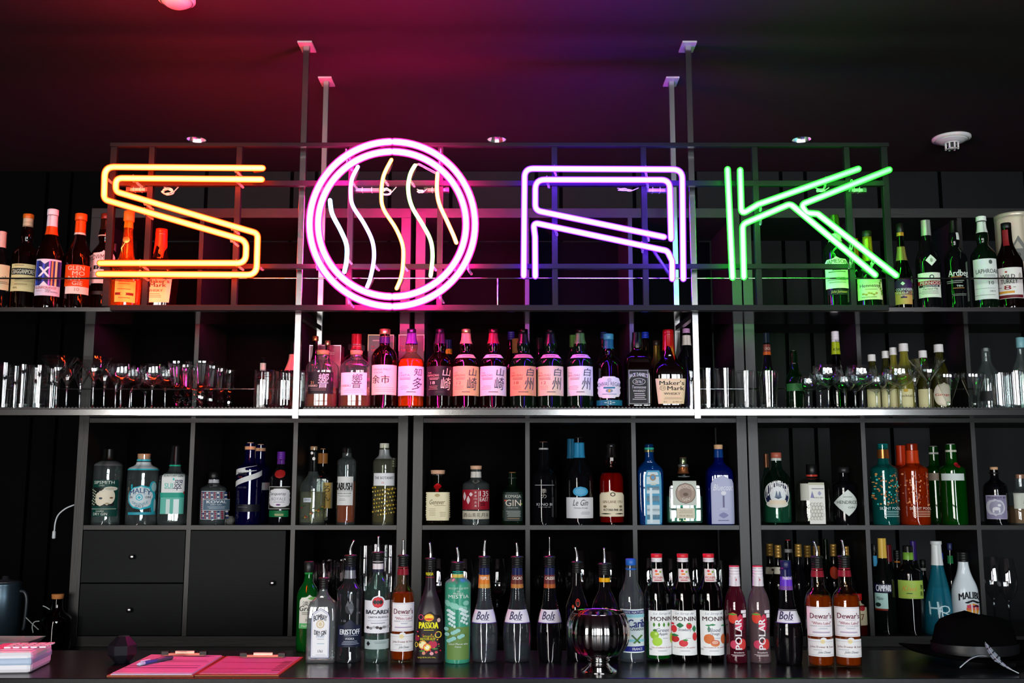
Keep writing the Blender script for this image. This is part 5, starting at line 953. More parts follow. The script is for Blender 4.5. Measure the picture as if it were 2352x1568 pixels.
bols('waisted clear liqueur bottle with copper neck label and little liquid left', 1188, 1284, -2, 32, thin('a8b0b8', .02, 2.0, .06, '9098a0'), '6a3430', 'b87a40', ('a0b0b4', .16, .15), w_=64, txt='CACAO')
bols('waisted dark liqueur bottle with thin needle pourer, left of the silver bowl', 1263, 1284, 0, 46, G_BLACK, '6a3030', 'a8582c', None, thin_=True, w_=60, txt='CASSIS')
cb('black liqueur bottle with red emblem, mostly behind the silver bowl', 1326, 1296, 52, 1519, 'slope', G_BLACK, [('pour', -4, 34)], [L('e', 1322, 1374, 1332, 1394, 'c02818', 'emblem'), E(1327, 1384, 3.4, 8, '100808'), E(1327, 1380, 1.6, 2, 'c02818'), R(1314, 1388, 1319, 1398, 'c03a10', 'leaf')])
cb('dark bottle with yellow neck band and orange-slice label above the bowl', 1390, 1300, 62, 1519, [(0, .9, 1), (.02, 1, 1), (.48, 1, 1), (.60, .92, 1), (.70, .60, 1), (.76, .38, 1), (1, .36, 1)], G_BLACK, [('pour', -1, 36), ('band', 'e8a810', .83, .875)], [
    L('e', 1368, 1395, 1416, 1443, 'f0b414', 'orange_slice_label'), E(1392, 1419, 21, 21, 'f8cc38'), R(1391, 1399, 1393, 1416, '8a6a18'), E(1392, 1404, 5, 3, 'a88a28'), E(1392, 1410, 3.6, 2.4, 'a88a28')])
cb('clear rum bottle with blue cap and blue-banded sugar-cane label right of the bowl', 1451, 1284, 58, 1522, 'monin', thin('e0e8ec', .02, 2.0, .08, 'a8b0b8'), [('plain', '1c60b8', .94, .42), ('band', '1c60b8', .895, .91)], [
    L('r', 1427, 1399, 1480, 1499, 'e8f4f6'), R(1429, 1402, 1480, 1410, '1c2c78'), T('100% NATUREL', 1434, 1403.5, 1479, 1408.5, 'f0f0f4', b=.02), R(1429, 1411, 1480, 1418, '9adce8'), T('Carib', 1442, 1422, 1479, 1441, '1c2c78', b=.05), T('CANADOU', 1448, 1442, 1478, 1448, '1c3048', b=.02), R(1444, 1468, 1480, 1474, '9adce8'), R(1429, 1484, 1480, 1496, '1c2488'), T('FRANCE', 1452, 1487, 1474, 1493, 'f0f0f8', b=.02)]+[R(1450+k*2.2, 1458+k*2.3, 1454+k*2.2, 1461+k*2.3, '3a6a28') for k in range(8)]+[R(1470-k*2.2, 1458+k*2.3, 1474-k*2.2, 1461+k*2.3, '5a8a30') for k in range(8)], liq=('c8d8dc', .5, .08))
def monin(label, x, dx, glass, liq, fl1, fl2, fruit, yb=1522):
    a, c = x-27.5+dx, x+30+dx
    els = [L('r', a, 1402, c, 1505, 'eef0f0'), T('Le Sirop de', a+9, 1406, c-9, 1413, '9aa0b0', sh=.3, b=0), T('MONIN', a+4, 1416, c-4, 1426, '3c1420', b=.03)]+fruit(a)+[T(fl1, a+15, 1442, a+43, 1451, '8a8aa0', sh=.3, b=0)]+([T(fl2, a+20, 1452, a+40, 1460, '8a8aa0', sh=.3, b=0)] if fl2 else [])+[N(a+30, 1465, a+42, 1467, 1, 'a0a0b0', .5), T('Une tradition de qualité', a+6, 1485, c-6, 1489, 'b85a60', sh=.2, b=0), N(a+18, 1493, a+40, 1497, 2, 'a0a0a8', .3), T('70cl', a+2, 1489, a+7, 1493, '6a6a70', b=0),
           L('r', x-12, 1306, x+12.5, 1336, 'e8dcdc', 'neck_label'), T('MONIN', x-10, 1323, x+10, 1329, 'c02838', b=0), E(x-4, 1311, 3, 3, 'e04848'), E(x+5, 1313, 2.4, 2.4, '8ab048'), N(x-10, 1331, x+9, 1334, 1, 'b83040', .6), R(x-6, 1316, x+2, 1320, 'e88a40')]
    return cb(label, x, 1272, 60, yb, 'monin', glass, [('screw', 'e8e4ea', .925, .42), ('plain', 'd82030', .965, .435)], els, liq=liq)
def f_apple(a): return [R(a+8+k*11, 1429, a+13+k*11, 1440, '4a8a28', 'leaf') for k in range(4)]+[E(a+12, 1458, 9, 9.5, '9cc838'), E(a+18, 1473, 10.5, 10.5, 'a8d440'), R(a+8, 1444, a+18, 1450, '3a7a24', 'leaf'), E(a+15, 1455, 3, 3, 'c8e878'), E(a+53, 1466, 6, 12, 'b8d848')]
def f_straw(a): return [E(a+5, 1445, 7, 9, 'd83038'), R(a+11, 1430, a+26, 1442, '2c7a4c', 'leaf'), E(a+38, 1437, 6.5, 7.5, 'd02c34'), R(a+34, 1430, a+42, 1434, '3a8a3c', 'leaf'), E(a+9, 1468, 8, 8, 'c82c34'), R(a+2, 1456, a+16, 1463, '2c7a4c', 'leaf'), E(a+26, 1477, 9.5, 8, 'd83440'), R(a+24, 1467, a+36, 1472, '3a8a3c', 'leaf'), E(a+51, 1462, 5, 10, 'd03038'), R(a+45, 1436, a+54, 1452, '2c7a4c', 'leaf'), E(a+5, 1433, 2.4, 2.4, 'c02830')]
def f_orange(a): return [R(a+9, 1434, a+22, 1438, '3a8a5c', 'leaf'), R(a+18, 1432, a+32, 1437, '3a8a5c', 'leaf'), R(a+14, 1437, a+20, 1452, '3a8a5c', 'leaf'), E(a+18, 1467, 11, 11.5, 'd8743c'), E(a+31, 1477, 10.5, 8, 'e08850'), E(a+31, 1475, 9, 6, 'c84840'), E(a+31, 1475, 7.5, 4.6, 'e8b098'), E(a+50, 1468, 6, 12, 'd06a3c'), R(a+44, 1435, a+54, 1439, '3a8a5c', 'leaf')]
monin('syrup bottle with green liquid and green apple label', 1511, 8, thin('c8d8d0', .02, 1.5), ('0c8a2c', .36, .45), 'Green', 'Apple', f_apple)
monin('dark syrup bottle with strawberry label', 1571, 0, thin('2a1c1c', .02, 1.4, .2, '0c0606'), None, 'Strawberry', None, f_straw)
monin('dark syrup bottle with blood orange label, rightmost of three syrups', 1631, 7, thin('2a1c1c', .02, 1.4, .2, '0c0606'), None, 'Blood', 'Orange', f_orange)
def polar(label, x, dx, milky):
    g = thin('9a3a4c', .02, 1.4, .35, '6a1c30') if not milky else thin('b89aa0', .05, 1.4, .35, '8a7078')
    els = [L('r', x-10, 1323, x+13, 1346, 'ece6ea', 'neck_label'), E(x, 1331, 4.5, 4.5, 'c02838'), E(x, 1331, 3.2, 3.2, 'ece6ea'), E(x, 1331, 1.5, 2.6, 'c02838'),
           E(x-6, 1419, 9, 13, 'd84030'), R(x-16, 1408, x+2, 1413, '5a9a38', 'leaf'), E(x+9, 1430, 7, 20, 'c8284c'), E(x+14, 1479, 8, 13, 'd03c3c'), E(x-3, 1480, 8, 10, 'c83c5c'), E(x+4, 1438, 6, 10, 'd8486a'),
           T('POLAR', x-2, 1421, x+12, 1491, 'f4eef2', b=.06, rot=1), T('LIMES', x+13, 1424, x+20, 1452, '6a1430', b=.02, rot=1), R(x+10, 1401, x+22, 1408, 'f0e8f0'), R(x+14, 1409, x+22, 1418, 'f0e8f0'), T('Strawberry', x-4, 1496, x+17, 1501, 'f0e0e4', b=.02), N(x-10, 1503, x+20, 1508, 2, 'd8c8cc', .4)]
    return cb(label, x, 1299, 50, 1524, 'polar', g, [('screw', 'ece4ec', .885, .47), ('band', 'e4dce4', .79, .885), ('plain', 'd02848', .985, .46)], els, liq=('7a1028', .62 if not milky else .16, .5))
polar('red strawberry liqueur bottle with white cap, left of a pair', 1690, 0, False)
polar('pale half-drained strawberry liqueur bottle with white cap, right of a pair', 1744, 0, True)
bols('waisted black liqueur bottle with violet neck label and dark blue capsule', 1809, 1288, 0, 0, G_BLACK, '6a3ac8', '7a4a9a', None, yb=1528, pour=False, nt='181c50', w_=66, txt='PARFAIT')
dewar('amber whisky bottle with white label, left of the pair at the right of the counter', 1882, 1284, 1537, -6, 34, (1858, 1394, 1911, 1462), (1858, 1468, 1916, 1508), 62)
dewar('amber whisky bottle with white label, right of the pair at the right of the counter', 1945, 1283, 1537, -4, 36, (1921, 1394, 1975, 1462), (1920, 1468, 1980, 1510), 62)

# silver bowl
Yb = Yat(1540, CZ); s = S(1480, Yb); Xb = P(1374.5, 1480, Yb).x
t = empty('punch_bowl', (Xb, Yb, CZ)); tag(t, 'round hammered silver punch bowl on a flared foot', 'bowl')
SIL = mat((.50, .49, .50), .10, metal=1., bump=.35, bscale=28, stretch=(1, 1, .35)); SIL2 = mat((.75, .74, .74), .08, metal=1.)
pr = chaikin([(30*s, 22*s), (32*s, 38*s), (42*s, 56*s), (62*s, 69*s), (84*s, 73*s), (106*s, 71*s), (124*s, 64*s), (130*s, 60*s)], 2)
m = MB(); lathe(m, pr, SIL, 144, cap1=False, ribs=24, rd=.012); lathe(m, [(z, r-.0015) for z, r in pr][::-1], SIL2, 48, cap0=False, cap1=True)
lathe(m, [(130*s, 60*s), (131.5*s, 61*s), (131.5*s, 59*s), (130*s, 58*s)], SIL2, 48, cap0=False, cap1=False); m.build('bowl_body', t)
m = MB(); lathe(m, chaikin([(0, 42*s), (2*s, 42*s), (4*s, 38*s), (12*s, 26*s), (20*s, 22*s), (24*s, 26*s), (26*s, 26*s), (28*s, 22*s), (31*s, 24*s)], 1), SIL2, 40); m.build('foot', t)

# ---------------------------------------------------------------- bottles and glasses in the bottom row of the shelving
gr3 = 'bottles in the bottom row of the right shelving unit'
def kb(label, x, yt, w_, prof, glass, caps, els=(), Y=3.92, **k): return bottle('stored_bottle', label, gr3, x, yt, w_, Y, BOT_IN, prof, glass, caps, els, ym=1360, **k)
GOLD = mat('b08a44', .35, metal=.55)
for i, (x, yt, Yd, lab) in enumerate(((1771, 1249, 3.95, 1), (1790, 1252, 3.86, 1), (1837, 1250, 3.87, 0), (1858, 1253, 3.96, 0), (1879, 1254, 3.87, 0), (1918, 1250, 3.96, 0), (1946, 1255, 3.87, 0))):
    els = [L('r', x-14, 1302, x+14, 1318, 'd8d0bc', 'neck_label'), E(x+3, 1308, 3, 3, '2a2420')] if lab else []
    if i == 5: els = [L('e', x-10, 1300, x+8, 1330, 'b83a20', 'emblem')]
    kb('dark wine-shaped bottle with gold screw cap, %s gold cap from the left behind the counter' % ORD[i], x, yt, 40 if i != 5 else 37, 'slope', G_BLACK if i > 1 else thin('2a2c20', .02, 1.4, .1), [('screw', '', .86, .40, GOLD)], els, Y=Yd)
kb('dark bottle with bulbous red pourer among the gold caps', 1814, 1240, 42, 'slope', G_BLACK, [('plain', 'b01c34', .955, .24, mat('b01c34', .35)), ('plain', '9a1428', .90, .32, mat('9a1428', .35), .955), ('plain', 'a8a8a8', .86, .44, mat('a8a8a8', .4), .90)], Y=3.95)
kb('slim dark bottle with green-black stopper between gold caps', 1901, 1238, 34, 'slope', G_DKG, [('plain', '101a14', .90, .30)], Y=4.06)
kb('small squat bottle with red cap peeking out right of the amber whisky pair', 1968, 1363, 40, 'koval', thin('8a3020', .02, 1.3, .4, '6a1410'), [('plain', 'c01c1c', .84, .52)], [L('r', 1966, 1380, 1994, 1436, 'e0d4b0'), E(1979, 1397, 7, 6, 'b82430'), T('7', 1976, 1410, 1984, 1424, '7a3a28')], Y=3.835)
kb('low bottle with red and white label behind the violet-necked one', 1783, 1364, 30, 'koval', G_CLEAR, [('plain', 'a8c8d0', .90, .40)], [L('r', 1768, 1380, 1806, 1440, 'e0d8cc'), R(1768, 1388, 1806, 1396, '8a1c28')], Y=4.04)
kb('tall dark bottle with gold capsule and navy label ending in PARI', 2031, 1236, 50, 'slope', thin('2a3030', .02, 1.4, .15), [('sleeve', 'e0b850', .79, 1.0, mat('e0b850', .4))], [
    L('r', 2008, 1341, 2046, 1361, '14183c'), T('CAMPARI', 1992, 1343, 2044, 1358, 'eef0f8', b=.05), L('r', 2012, 1362, 2038, 1398, 'bfe8e0', 'lower_label'), T('Milano', 2014, 1370, 2028, 1378, '3a5a5a', sh=.3, b=0), E(2020, 1389, 4, 5, '1c3430'), R(2012, 1398, 2038, 1402, '8a2818')], Y=3.88)
kb('rear bottle with light blue label at the left divider', 2012, 1250, 24, 'beer', G_BLACK, [('plain', '181818', .9, .5)], [L('r', 2006, 1276, 2016, 1300, '3a9cc8', 'neck_label')], Y=4.02)
kb('rear bottle with dark red capsule beside the gold one', 2045, 1251, 38, 'slope', G_BLACK, [('sleeve', '6a1420', .80, 1.0)], Y=3.97)
kb('rear dark bottle with amber neck between red and green labels', 2064, 1264, 34, 'slope', G_BLACK, [('screw', '0c0c0c', .88, .44), ('band', 'a8641c', .84, .86)], Y=4.06)
kb('green-label liqueur bottle with scalloped glass base', 2090, 1253, 60, [(0, .92, 1), (.015, 1, 1), (.66, 1, 1), (.72, .95, 1), (.77, .55, 1), (.80, .36, 1), (1, .35, 1)], G_BLACK, [('band', '7ab040', .84, .925), ('sleeve', '141414', .93, 1.0)], [
    L('r', 2061, 1333, 2122, 1375, 'a8c854'), T('Kiwi', 2075, 1345, 2104, 1358, 'd8a848', sh=.3, b=0), T('無', 2112, 1342, 2119, 1354, '1c2414', b=0), T('庵', 2112, 1357, 2119, 1369, '1c2414', b=0), N(2080, 1362, 2095, 1365, 1, '3a4a1c', .6), N(2070, 1368, 2110, 1370, 1, 'd8c060', .5)], Y=3.87)
kb('rear bottle with deep purple capsule behind the green label', 2103, 1242, 36, 'slope', G_BLACK, [('sleeve', '34206a', .78, 1.0)], Y=3.98)
kb('rear dark bottle with black cap left of the turquoise cone', 2123, 1286, 30, 'slope', G_BLACK, [('plain', '101010', .90, .42), ('band', 'a8a8a0', .84, .88)], Y=4.06)
kb('turquoise cone-shaped liqueur bottle with white capsule', 2156, 1243, 74, 'cone', thin('7ab8c0', .15, 1.3, .35, '2a98b0'), [('sleeve', 'e4e8e8', .74, .97), ('plain', 'd8dcdc', .965, .34)], [
    T('H', 2134, 1382, 2156, 1412, 'c8f0f8', b=-.0), T('Q', 2156, 1390, 2180, 1412, 'd8f8ff', b=0), T('HPNOTIQ', 2130, 1417, 2186, 1427, '1c6080', b=0)], liq=('10a8cc', .50, .85), Y=3.87)
kb('white coconut liqueur bottle with palm and sunset emblem', 2216, 1268, 60, 'malibu', mat('dfeaf0', .25, spec=.5), [('screw', '101010', .885, .42)], [
    T('MALIBU', 2203, 1361, 2252, 1377, '14161c', arc=5, b=.06), L('e', 2218, 1385, 2248, 1413, 'f0a838', 'sunset_emblem'), R(2219, 1389, 2247, 1396, 'e0486a'), R(2218, 1396, 2248, 1401, 'f07048'), R(2222, 1407, 2244, 1411, '20180c', 'leaf'), R(2229, 1386, 2232, 1410, 'f4f4f4'), R(2238, 1392, 2240, 1410, 'f4f4f4')]+
    [R(2214+6*i, 1377+abs(i-2)*2.2, 2226+6*i, 1381+abs(i-2)*2.4, '14161c', 'leaf') for i in range(5)]+[R(2232+4*i, 1389+abs(i-1)*2, 2240+4*i, 1392+abs(i-1)*2, '14161c', 'leaf') for i in range(3)]+[N(2212, 1418, 2252, 1424, 2, '6a7078', .35), N(2232, 1429, 2244, 1431, 1, 'd84858', .6)], d=.75, Y=3.82)
kb('rear bottle with blue cap and bright green neck behind the white one', 2187, 1248, 28, 'slope', G_BLACK, [('plain', '1c2450', .925, .40), ('band', '2c9a58', .77, .86)], Y=3.93)
kb('rear bottle with electric blue neck right of the turquoise cone', 2163, 1246, 38, 'slope', G_BLACK, [('sleeve', '141828', .90, 1.0), ('band', '1c48c8', .80, .88)], Y=4.03)
# ---------------------------------------------------------------- glassware (one prototype of each kind, then copies)
GW = thin('fafcfc', boost=2.6); GSTEM = thin('e8f0f0', boost=3.0)
PROTO_G = {}
def gl_make(kind, H, R_):
    """returns list of (part name, mesh builder) for a glass of height H and bowl radius R_"""
    out = []
    def part(n, prof, m=GW, seg=28, **k):
        mb = MB(); lathe(mb, prof, m, seg, **k); out.append((n, mb))
    if kind == 'highball':
        part('glass_wall', [(0, R_*.74), (.001, R_*.765), (.002, R_*.772), (.006, R_*.780), (.012, R_*(.772+.228*.012/H)), (H*.5, R_*.886), (H, R_)], seg=112, cap1=False, ribs=14, rd=.016)
        part('glass_base', [(.002, R_*.74), (.016, R_*.76), (.017, R_*.5)], GSTEM, 22, smooth=False)
        part('rim', [(H-.001, R_-.0012), (H+.0006, R_-.0006), (H-.001, R_+.0003)], GSTEM, cap0=False, cap1=False)
    elif kind == 'tumbler':
        part('glass_wall', [(0, R_*.82), (.004, R_*.95), (H*.10, R_*.995), (H*.15, R_), (H*.25, R_), (H, R_)], seg=96, cap1=False, ribs=12, rd=.018)
        part('glass_base', [(.003, R_*.86), (.015, R_*.92), (.016, R_*.5)], GSTEM, 20, smooth=False)
    elif kind == 'martini':
        part('bowl', [(H*.50, .0035), (H*.52, .006), (H*.56, R_*.13), (H, R_), (H, R_-.001), (H*.57, R_*.10)], cap0=False, cap1=True)
    elif kind == 'coupe':
        part('bowl', chaikin([(H*.50, .0035), (H*.53, .012), (H*.60, R_*.62), (H*.74, R_*.97), (H*.88, R_), (H, R_*.93)], 2), cap0=False, cap1=False)
        part('bowl_inner', chaikin([(H*.56, .003), (H*.62, R_*.58), (H*.75, R_*.93), (H, R_*.91)], 1), cap0=True, cap1=False)
    elif kind == 'goblet':
        part('bowl', chaikin([(H*.40, .006), (H*.43, R_*.35), (H*.50, R_*.55), (H*.7, R_*.74), (H*.95, R_), (H, R_)], 1), ribs=10, rd=.03, seg=60, cap0=False, cap1=False)
        part('stem', [(0, R_*.62), (H*.03, R_*.60), (H*.06, .006), (H*.12, .008), (H*.16, .013), (H*.19, .008), (H*.22, .016), (H*.27, .016), (H*.30, .008), (H*.34, .012), (H*.38, .008), (H*.42, R_*.3)], GSTEM, 12, smooth=False)
        return out
    elif kind == 'wine':
        part('bowl', chaikin([(H*.42, .0035), (H*.45, R_*.35), (H*.55, R_*.85), (H*.66, R_), (H*.82, R_*.88), (H, R_*.66)], 2), ribs=9, rd=.012, seg=63, cap0=False, cap1=False)
    elif kind == 'balloon':
        part('bowl', chaikin([(H*.40, .0035), (H*.43, R_*.5), (H*.55, R_*.95), (H*.68, R_), (H*.82, R_*.92), (H, R_*.68)], 2), ribs=8, rd=.015, seg=48, cap0=False, cap1=False)
    elif kind == 'flute':
        part('bowl', chaikin([(H*.30, .004), (H*.34, R_*.5), (H*.55, R_), (H*.8, R_*.95), (H, R_*.85)], 2), cap0=False, cap1=False)
    elif kind == 'footed':
        part('bowl', chaikin([(H*.18, .006), (H*.24, R_*.30), (H*.45, R_*.55), (H*.85, R_), (H, R_*.96)], 1), cap0=False, cap1=False)
        part('stem', [(0, R_*.55), (H*.04, R_*.5), (H*.08, .007), (H*.14, .010), (H*.20, R_*.25)], GSTEM, 16); return out
    elif kind == 'mixing':
        part('glass_wall', chaikin([(0, R_*.80), (.006, R_*.95), (.014, R_), (H*.94, R_), (H, R_*.97)], 1)+[(H, R_*.93), (.016, R_*.92)], seg=112, cap1=True, ribs=14, rd=.016); return out
    zb = {'martini': .51, 'coupe': .51, 'wine': .43, 'balloon': .41, 'flute': .31}.get(kind)
    if zb:
        part('stem', chaikin([(.002, .010), (.008, .0045), (H*zb*.5, .0034), (H*zb*.9, .0042), (H*zb+.004, .009)], 1), GSTEM, 12)
        part('foot', [(0, R_*.60), (.0012, R_*.60), (.004, .010)], GW)
    return out
NM = {'highball': 'highball_glass', 'tumbler': 'ribbed_tumbler', 'martini': 'martini_glass', 'coupe': 'coupe_glass', 'goblet': 'knop_stem_goblet', 'wine': 'wine_glass', 'balloon': 'balloon_glass', 'flute': 'flute_glass', 'footed': 'footed_glass', 'mixing': 'mixing_glass'}
def glasses(kind, surf, spots, group):
    """spots: (x centre, rim row, rim width px, Y, label)"""
    for i, (x, yt, wpx, Y, lab) in enumerate(spots):
        sf_ = surf+.0006; H = Zat(yt, Y)-sf_; yb = row_of(surf, Y); ym = (yt+yb)/2; R_ = wpx/2*S(yt, Y); X = P(x, ym, Y).x
        key = (kind, surf, group)
        if key not in PROTO_G:
            root = empty(NM[kind], (X, Y, sf_)); parts = [mb.build(n, root) for n, mb in gl_make(kind, H, R_)]; PROTO_G[key] = (parts, H, R_)
        else:
            parts, H0, R0 = PROTO_G[key]; root = empty(NM[kind], (X, Y, sf_)); root.scale = (R_/R0, R_/R0, H/H0)
            for p_ in parts: c = p_.copy(); C.objects.link(c); c.parent = root
        root.rotation_euler = (0, 0, (i*.37) % 1)
        tag(root, lab, 'glass', group)
def row(kind, surf, xs, group, what):
    glasses(kind, surf, [(x, yt, w_, Y, what % ORD[i] if '%s' in what else what) for i, (x, yt, w_, Y) in enumerate(xs)], group)
FRY = 3.42; BKY = 3.54
row('highball', ZMS, [(11, 834, 34, FRY), (54, 838, 36, 3.405), (91, 840, 34, 3.40)], 'tall glasses at the left end', 'tall ribbed highball glass at the left shelf end, %s from the left in front')
row('highball', ZMS, [(-14, 838, 31, BKY), (37, 842, 31, BKY), (84, 846, 31, BKY), (122, 848, 30, BKY)], 'tall glasses at the left end, rear row', 'tall ribbed highball glass at the left shelf end, %s in the rear row')
row('martini', ZMS, [(131, 820, 84, 3.435), (215, 822, 83, 3.435)], 'martini glasses, front', 'wide martini glass, %s from the left beside the tall glasses')
row('martini', ZMS, [(154, 836, 62, 3.55), (240, 838, 62, 3.55)], 'martini glasses, middle row', 'martini glass in the second row, %s from the left')
row('martini', ZMS, [(184, 850, 44, 3.635), (266, 850, 44, 3.635)], 'martini glasses, rear row', 'martini glass in the third row, %s from the left')
row('coupe', ZMS, [(278, 838, 64, FRY), (350, 838, 60, FRY)], 'coupes left of the goblets, front', 'stemmed coupe glass between martinis and goblets, %s from the left in front')
row('coupe', ZMS, [(303, 846, 56, 3.51), (380, 846, 50, 3.52), (334, 856, 50, 3.60)], 'coupes left of the goblets, rear', 'stemmed coupe glass behind the front coupes, %s of three')
row('goblet', ZMS, [(409, 830, 50, FRY), (462, 830, 56, FRY)], 'knop-stem goblets, front', 'fluted goblet with knobbed stem, %s from the left in front')
row('goblet', ZMS, [(430, 838, 46, 3.50), (485, 840, 40, 3.51), (507, 846, 34, 3.56), (526, 850, 34, 3.62), (446, 846, 40, 3.58)], 'knop-stem goblets, rear', 'fluted goblet with knobbed stem, %s placed in the rear rows')
row('mixing', ZMS, [(607, 850, 46, 3.44), (655, 852, 46, 3.46)], 'mixing glasses left of the post', 'heavy cylindrical ribbed mixing glass, %s from the left beside the post')
row('mixing', ZMS, [(691, 852, 36, 3.53)], 'mixing glass behind the post', 'heavy ribbed mixing glass between the left post and the first decanter')
bottle('bitters_bottle', 'small dark bottle with pale neck band behind the mixing glass', 'small bottles left of the post', 602, 822, 30, 3.57, ZMS, 'squat', G_BLACK, [('plain', '0c0c0c', .93, .38), ('band', 'd8c8bc', .76, .90)])
bottle('cocktail_bottle', 'bottle with black stopper and salmon pink conical collar at the left post', 'small bottles left of the post', 671, 785, 40, 3.56, ZMS, [(0, .92, 1), (.02, 1, 1), (.5, 1, 1), (.56, .98, 1), (.72, .48, 1), (.82, .40, 1), (1, .34, 1)], G_BLACK, [('band', 'f08a80', .58, .815), ('sleeve', '0c0808', .82, 1.0)])
row('highball', ZMS, [(1586, 853, 32, 3.50)], 'tall glass behind the right post', 'tall ribbed glass half hidden by the right steel post')
row('highball', ZMS, [(1624, 847, 44, FRY), (1666, 847, 46, FRY), (1713, 853, 44, FRY), (1765, 853, 46, FRY)], 'tall glasses right of the post', 'tall ribbed highball glass right of the steel post, %s from the left')
row('coupe', ZMS, [(1902, 840, 68, 3.41), (1980, 841, 70, 3.41), (2068, 842, 72, 3.41)], 'coupes at the right, front', 'wide coupe glass on the right shelf, %s from the left in front')
row('coupe', ZMS, [(1857, 866, 56, 3.49), (1884, 856, 50, 3.53), (1940, 862, 52, 3.50), (1964, 858, 44, 3.53), (2013, 862, 52, 3.49), (2041, 856, 48, 3.53)], 'coupes at the right, rear', 'coupe glass in the rear rows of the right shelf, %s from the left')
row('martini', ZMS, [(2133, 826, 82, 3.43)], 'martini glass at right', 'lone front martini glass right of the wide coupes')
row('martini', ZMS, [(2100, 842, 62, 3.54)], 'martini glass at right, rear', 'martini glass standing behind the lone front martini glass')
row('footed', ZMS, [(2178, 856, 52, 3.43), (2237, 855, 54, 3.43)], 'footed glasses at right', 'footed flared glass near the right end, %s from the left')
row('tumbler', ZMS, [(2297, 857, 34, 3.45), (2334, 852, 37, 3.43)], 'straight glasses at the right end', 'straight ribbed tumbler at the right end, %s from the left')
row('tumbler', ZMS, [(2316, 862, 34, 3.56), (2352, 860, 34, 3.56)], 'straight glasses at the right end, rear', 'straight ribbed tumbler behind the right end pair, %s from the left')
# bottles behind the right-hand glasses
gz = 'bottles behind the glasses on the right of the lower shelf'
def zb_(label, x, yt, w_, prof, glass, caps, els=(), Y=3.55, **k): return bottle('shelf_bottle', label, gz, x, yt, w_, Y, ZMS, prof, glass, caps, els, **k)
zb_('waisted dark bottle with coral neck label behind the tall glasses', 1764, 765, 40, 'bols', G_BLACK, [('sleeve', '14202c', .87, 1.0), ('band', '7a3c34', .755, .85), ('band', 'c85a20', .715, .755)], [T('CACAO', 1757, 797, 1772, 803, 'd8b8a8', b=0)])
zb_('slim green bottle with pale pourer strip left of the coupes', 1826, 806, 42, [(0, .92, 1), (.02, 1, 1), (.5, 1, 1), (.6, .8, 1), (.68, .42, 1), (1, .38, 1)], thin('0c4a20', .02, 1.5, .25, '063014'), [('plain', 'c8c0a8', .80, .16, mat('c8c0a8', .4)), ('plain', 'd8d8d8', .78, .5, thin('ffffff', boost=2), .80)], [L('r', 1806, 880, 1842, 897, '2c6a34')])
zb_('waisted bottle with kiwi green neck label behind the first coupe', 1923, 762, 46, 'bols', thin('5a6470', .02, 1.4), [('screw', 'e8dce8', .87, .38), ('band', 'a8b81c', .715, .87)], [T('KIWI', 1915, 799, 1931, 805, '20280c', b=.02), T('BOLS', 1918, 780, 1931, 786, '20202a', b=.02)], Y=3.61)
for i, (x, yt, w_, Y, yel) in enumerate(((2006, 815, 32, 3.61, 0), (2038, 807, 30, 3.62, 0), (2056, 799, 30, 3.59, 1), (2080, 790, 38, 3.55, 1), (2124, 806, 34, 3.61, 0), (2161, 792, 38, 3.56, 0))):
    els = [L('r', x-15, 893, x+16, 936, 'd8cf9c')]+([T('cocktail', x-13, 905, x+14, 911, '3a3420', b=0), E(x, 896, 5, 4, 'c8a030')] if i in (3, 5) else [])
    if i == 5: els = [L('e', x-16, 878, x+34, 934, 'd8ccb0', 'round_label'), E(x+9, 906, 22, 24, 'e8dcc4'), T('Ginger', x-10, 903, x+26, 910, 'b83028', b=.02)]
    zb_('juice bottle with white screw cap behind the coupes, %s white cap from the left' % ORD[i], x, yt, w_, 'beer', thin('c8c060' if yel else '5a5a28', .02, 1.3, .45, 'a8a040' if yel else '4a4818'), [('screw', 'e8e4e4', .885, .56)], els, Y=Y)
zb_('clear pourer bottle with dark label near the right end of the lower shelf', 2270, 800, 56, 'slope', G_CLEAR, [('plain', 'a8a8a8', .95, .2)], [L('r', 2256, 897, 2296, 920, '141418')], Y=3.56)
zb_('clear bottle with pale blue cap at the right picture edge', 2350, 776, 44, 'slope', G_CLEAR, [('plain', '7ab0b8', .86, .42)], Y=3.5)
# bottom row of the shelving, behind the counter bottles
row('tumbler', BOT_IN, [(722, 1292, 30, 3.86), (754, 1286, 30, 3.86), (786, 1284, 30, 3.86), (737, 1296, 30, 3.96), (770, 1292, 30, 3.96)], 'beer tumblers in the bottom row', 'tall ribbed tumbler stored behind the green counter bottle, %s of five')
row('flute', BOT_IN, [(838, 1252, 29, 3.87), (862, 1249, 28, 3.94), (886, 1250, 28, 4.02), (896, 1251, 28, 3.86)], 'tall flutes in the bottom row', 'tall slim flute glass stored behind the rum bottle, %s from the left')
row('wine', BOT_IN, [(1008, 1281, 44, 3.88), (1040, 1284, 44, 3.98), (1068, 1282, 44, 3.88), (1106, 1283, 44, 3.98), (1142, 1282, 44, 3.88), (1181, 1283, 42, 3.97)], 'wine glasses in the bottom row', 'stored wine glass left of the divider above the counter bottles, %s from the left')
row('balloon', BOT_IN, [(1260, 1262, 68, 3.89), (1331, 1263, 67, 3.89), (1400, 1264, 66, 3.89)], 'balloon glasses in the bottom row', 'large balloon glass stored above the silver bowl, %s from the left')
row('wine', BOT_IN, [(1492, 1280, 44, 3.88), (1541, 1281, 46, 3.88), (1597, 1281, 42, 3.88), (1640, 1282, 41, 3.88), (1655, 1286, 36, 3.98)], 'wine glasses behind the syrups', 'stored wine glass behind the syrup bottles, %s from the left')
row('wine', BOT_IN, [(2282, 1278, 42, 3.92), (2316, 1281, 44, 3.84)], 'wine glasses at the right end', 'stored wine glass right of the white bottle, %s from the left')

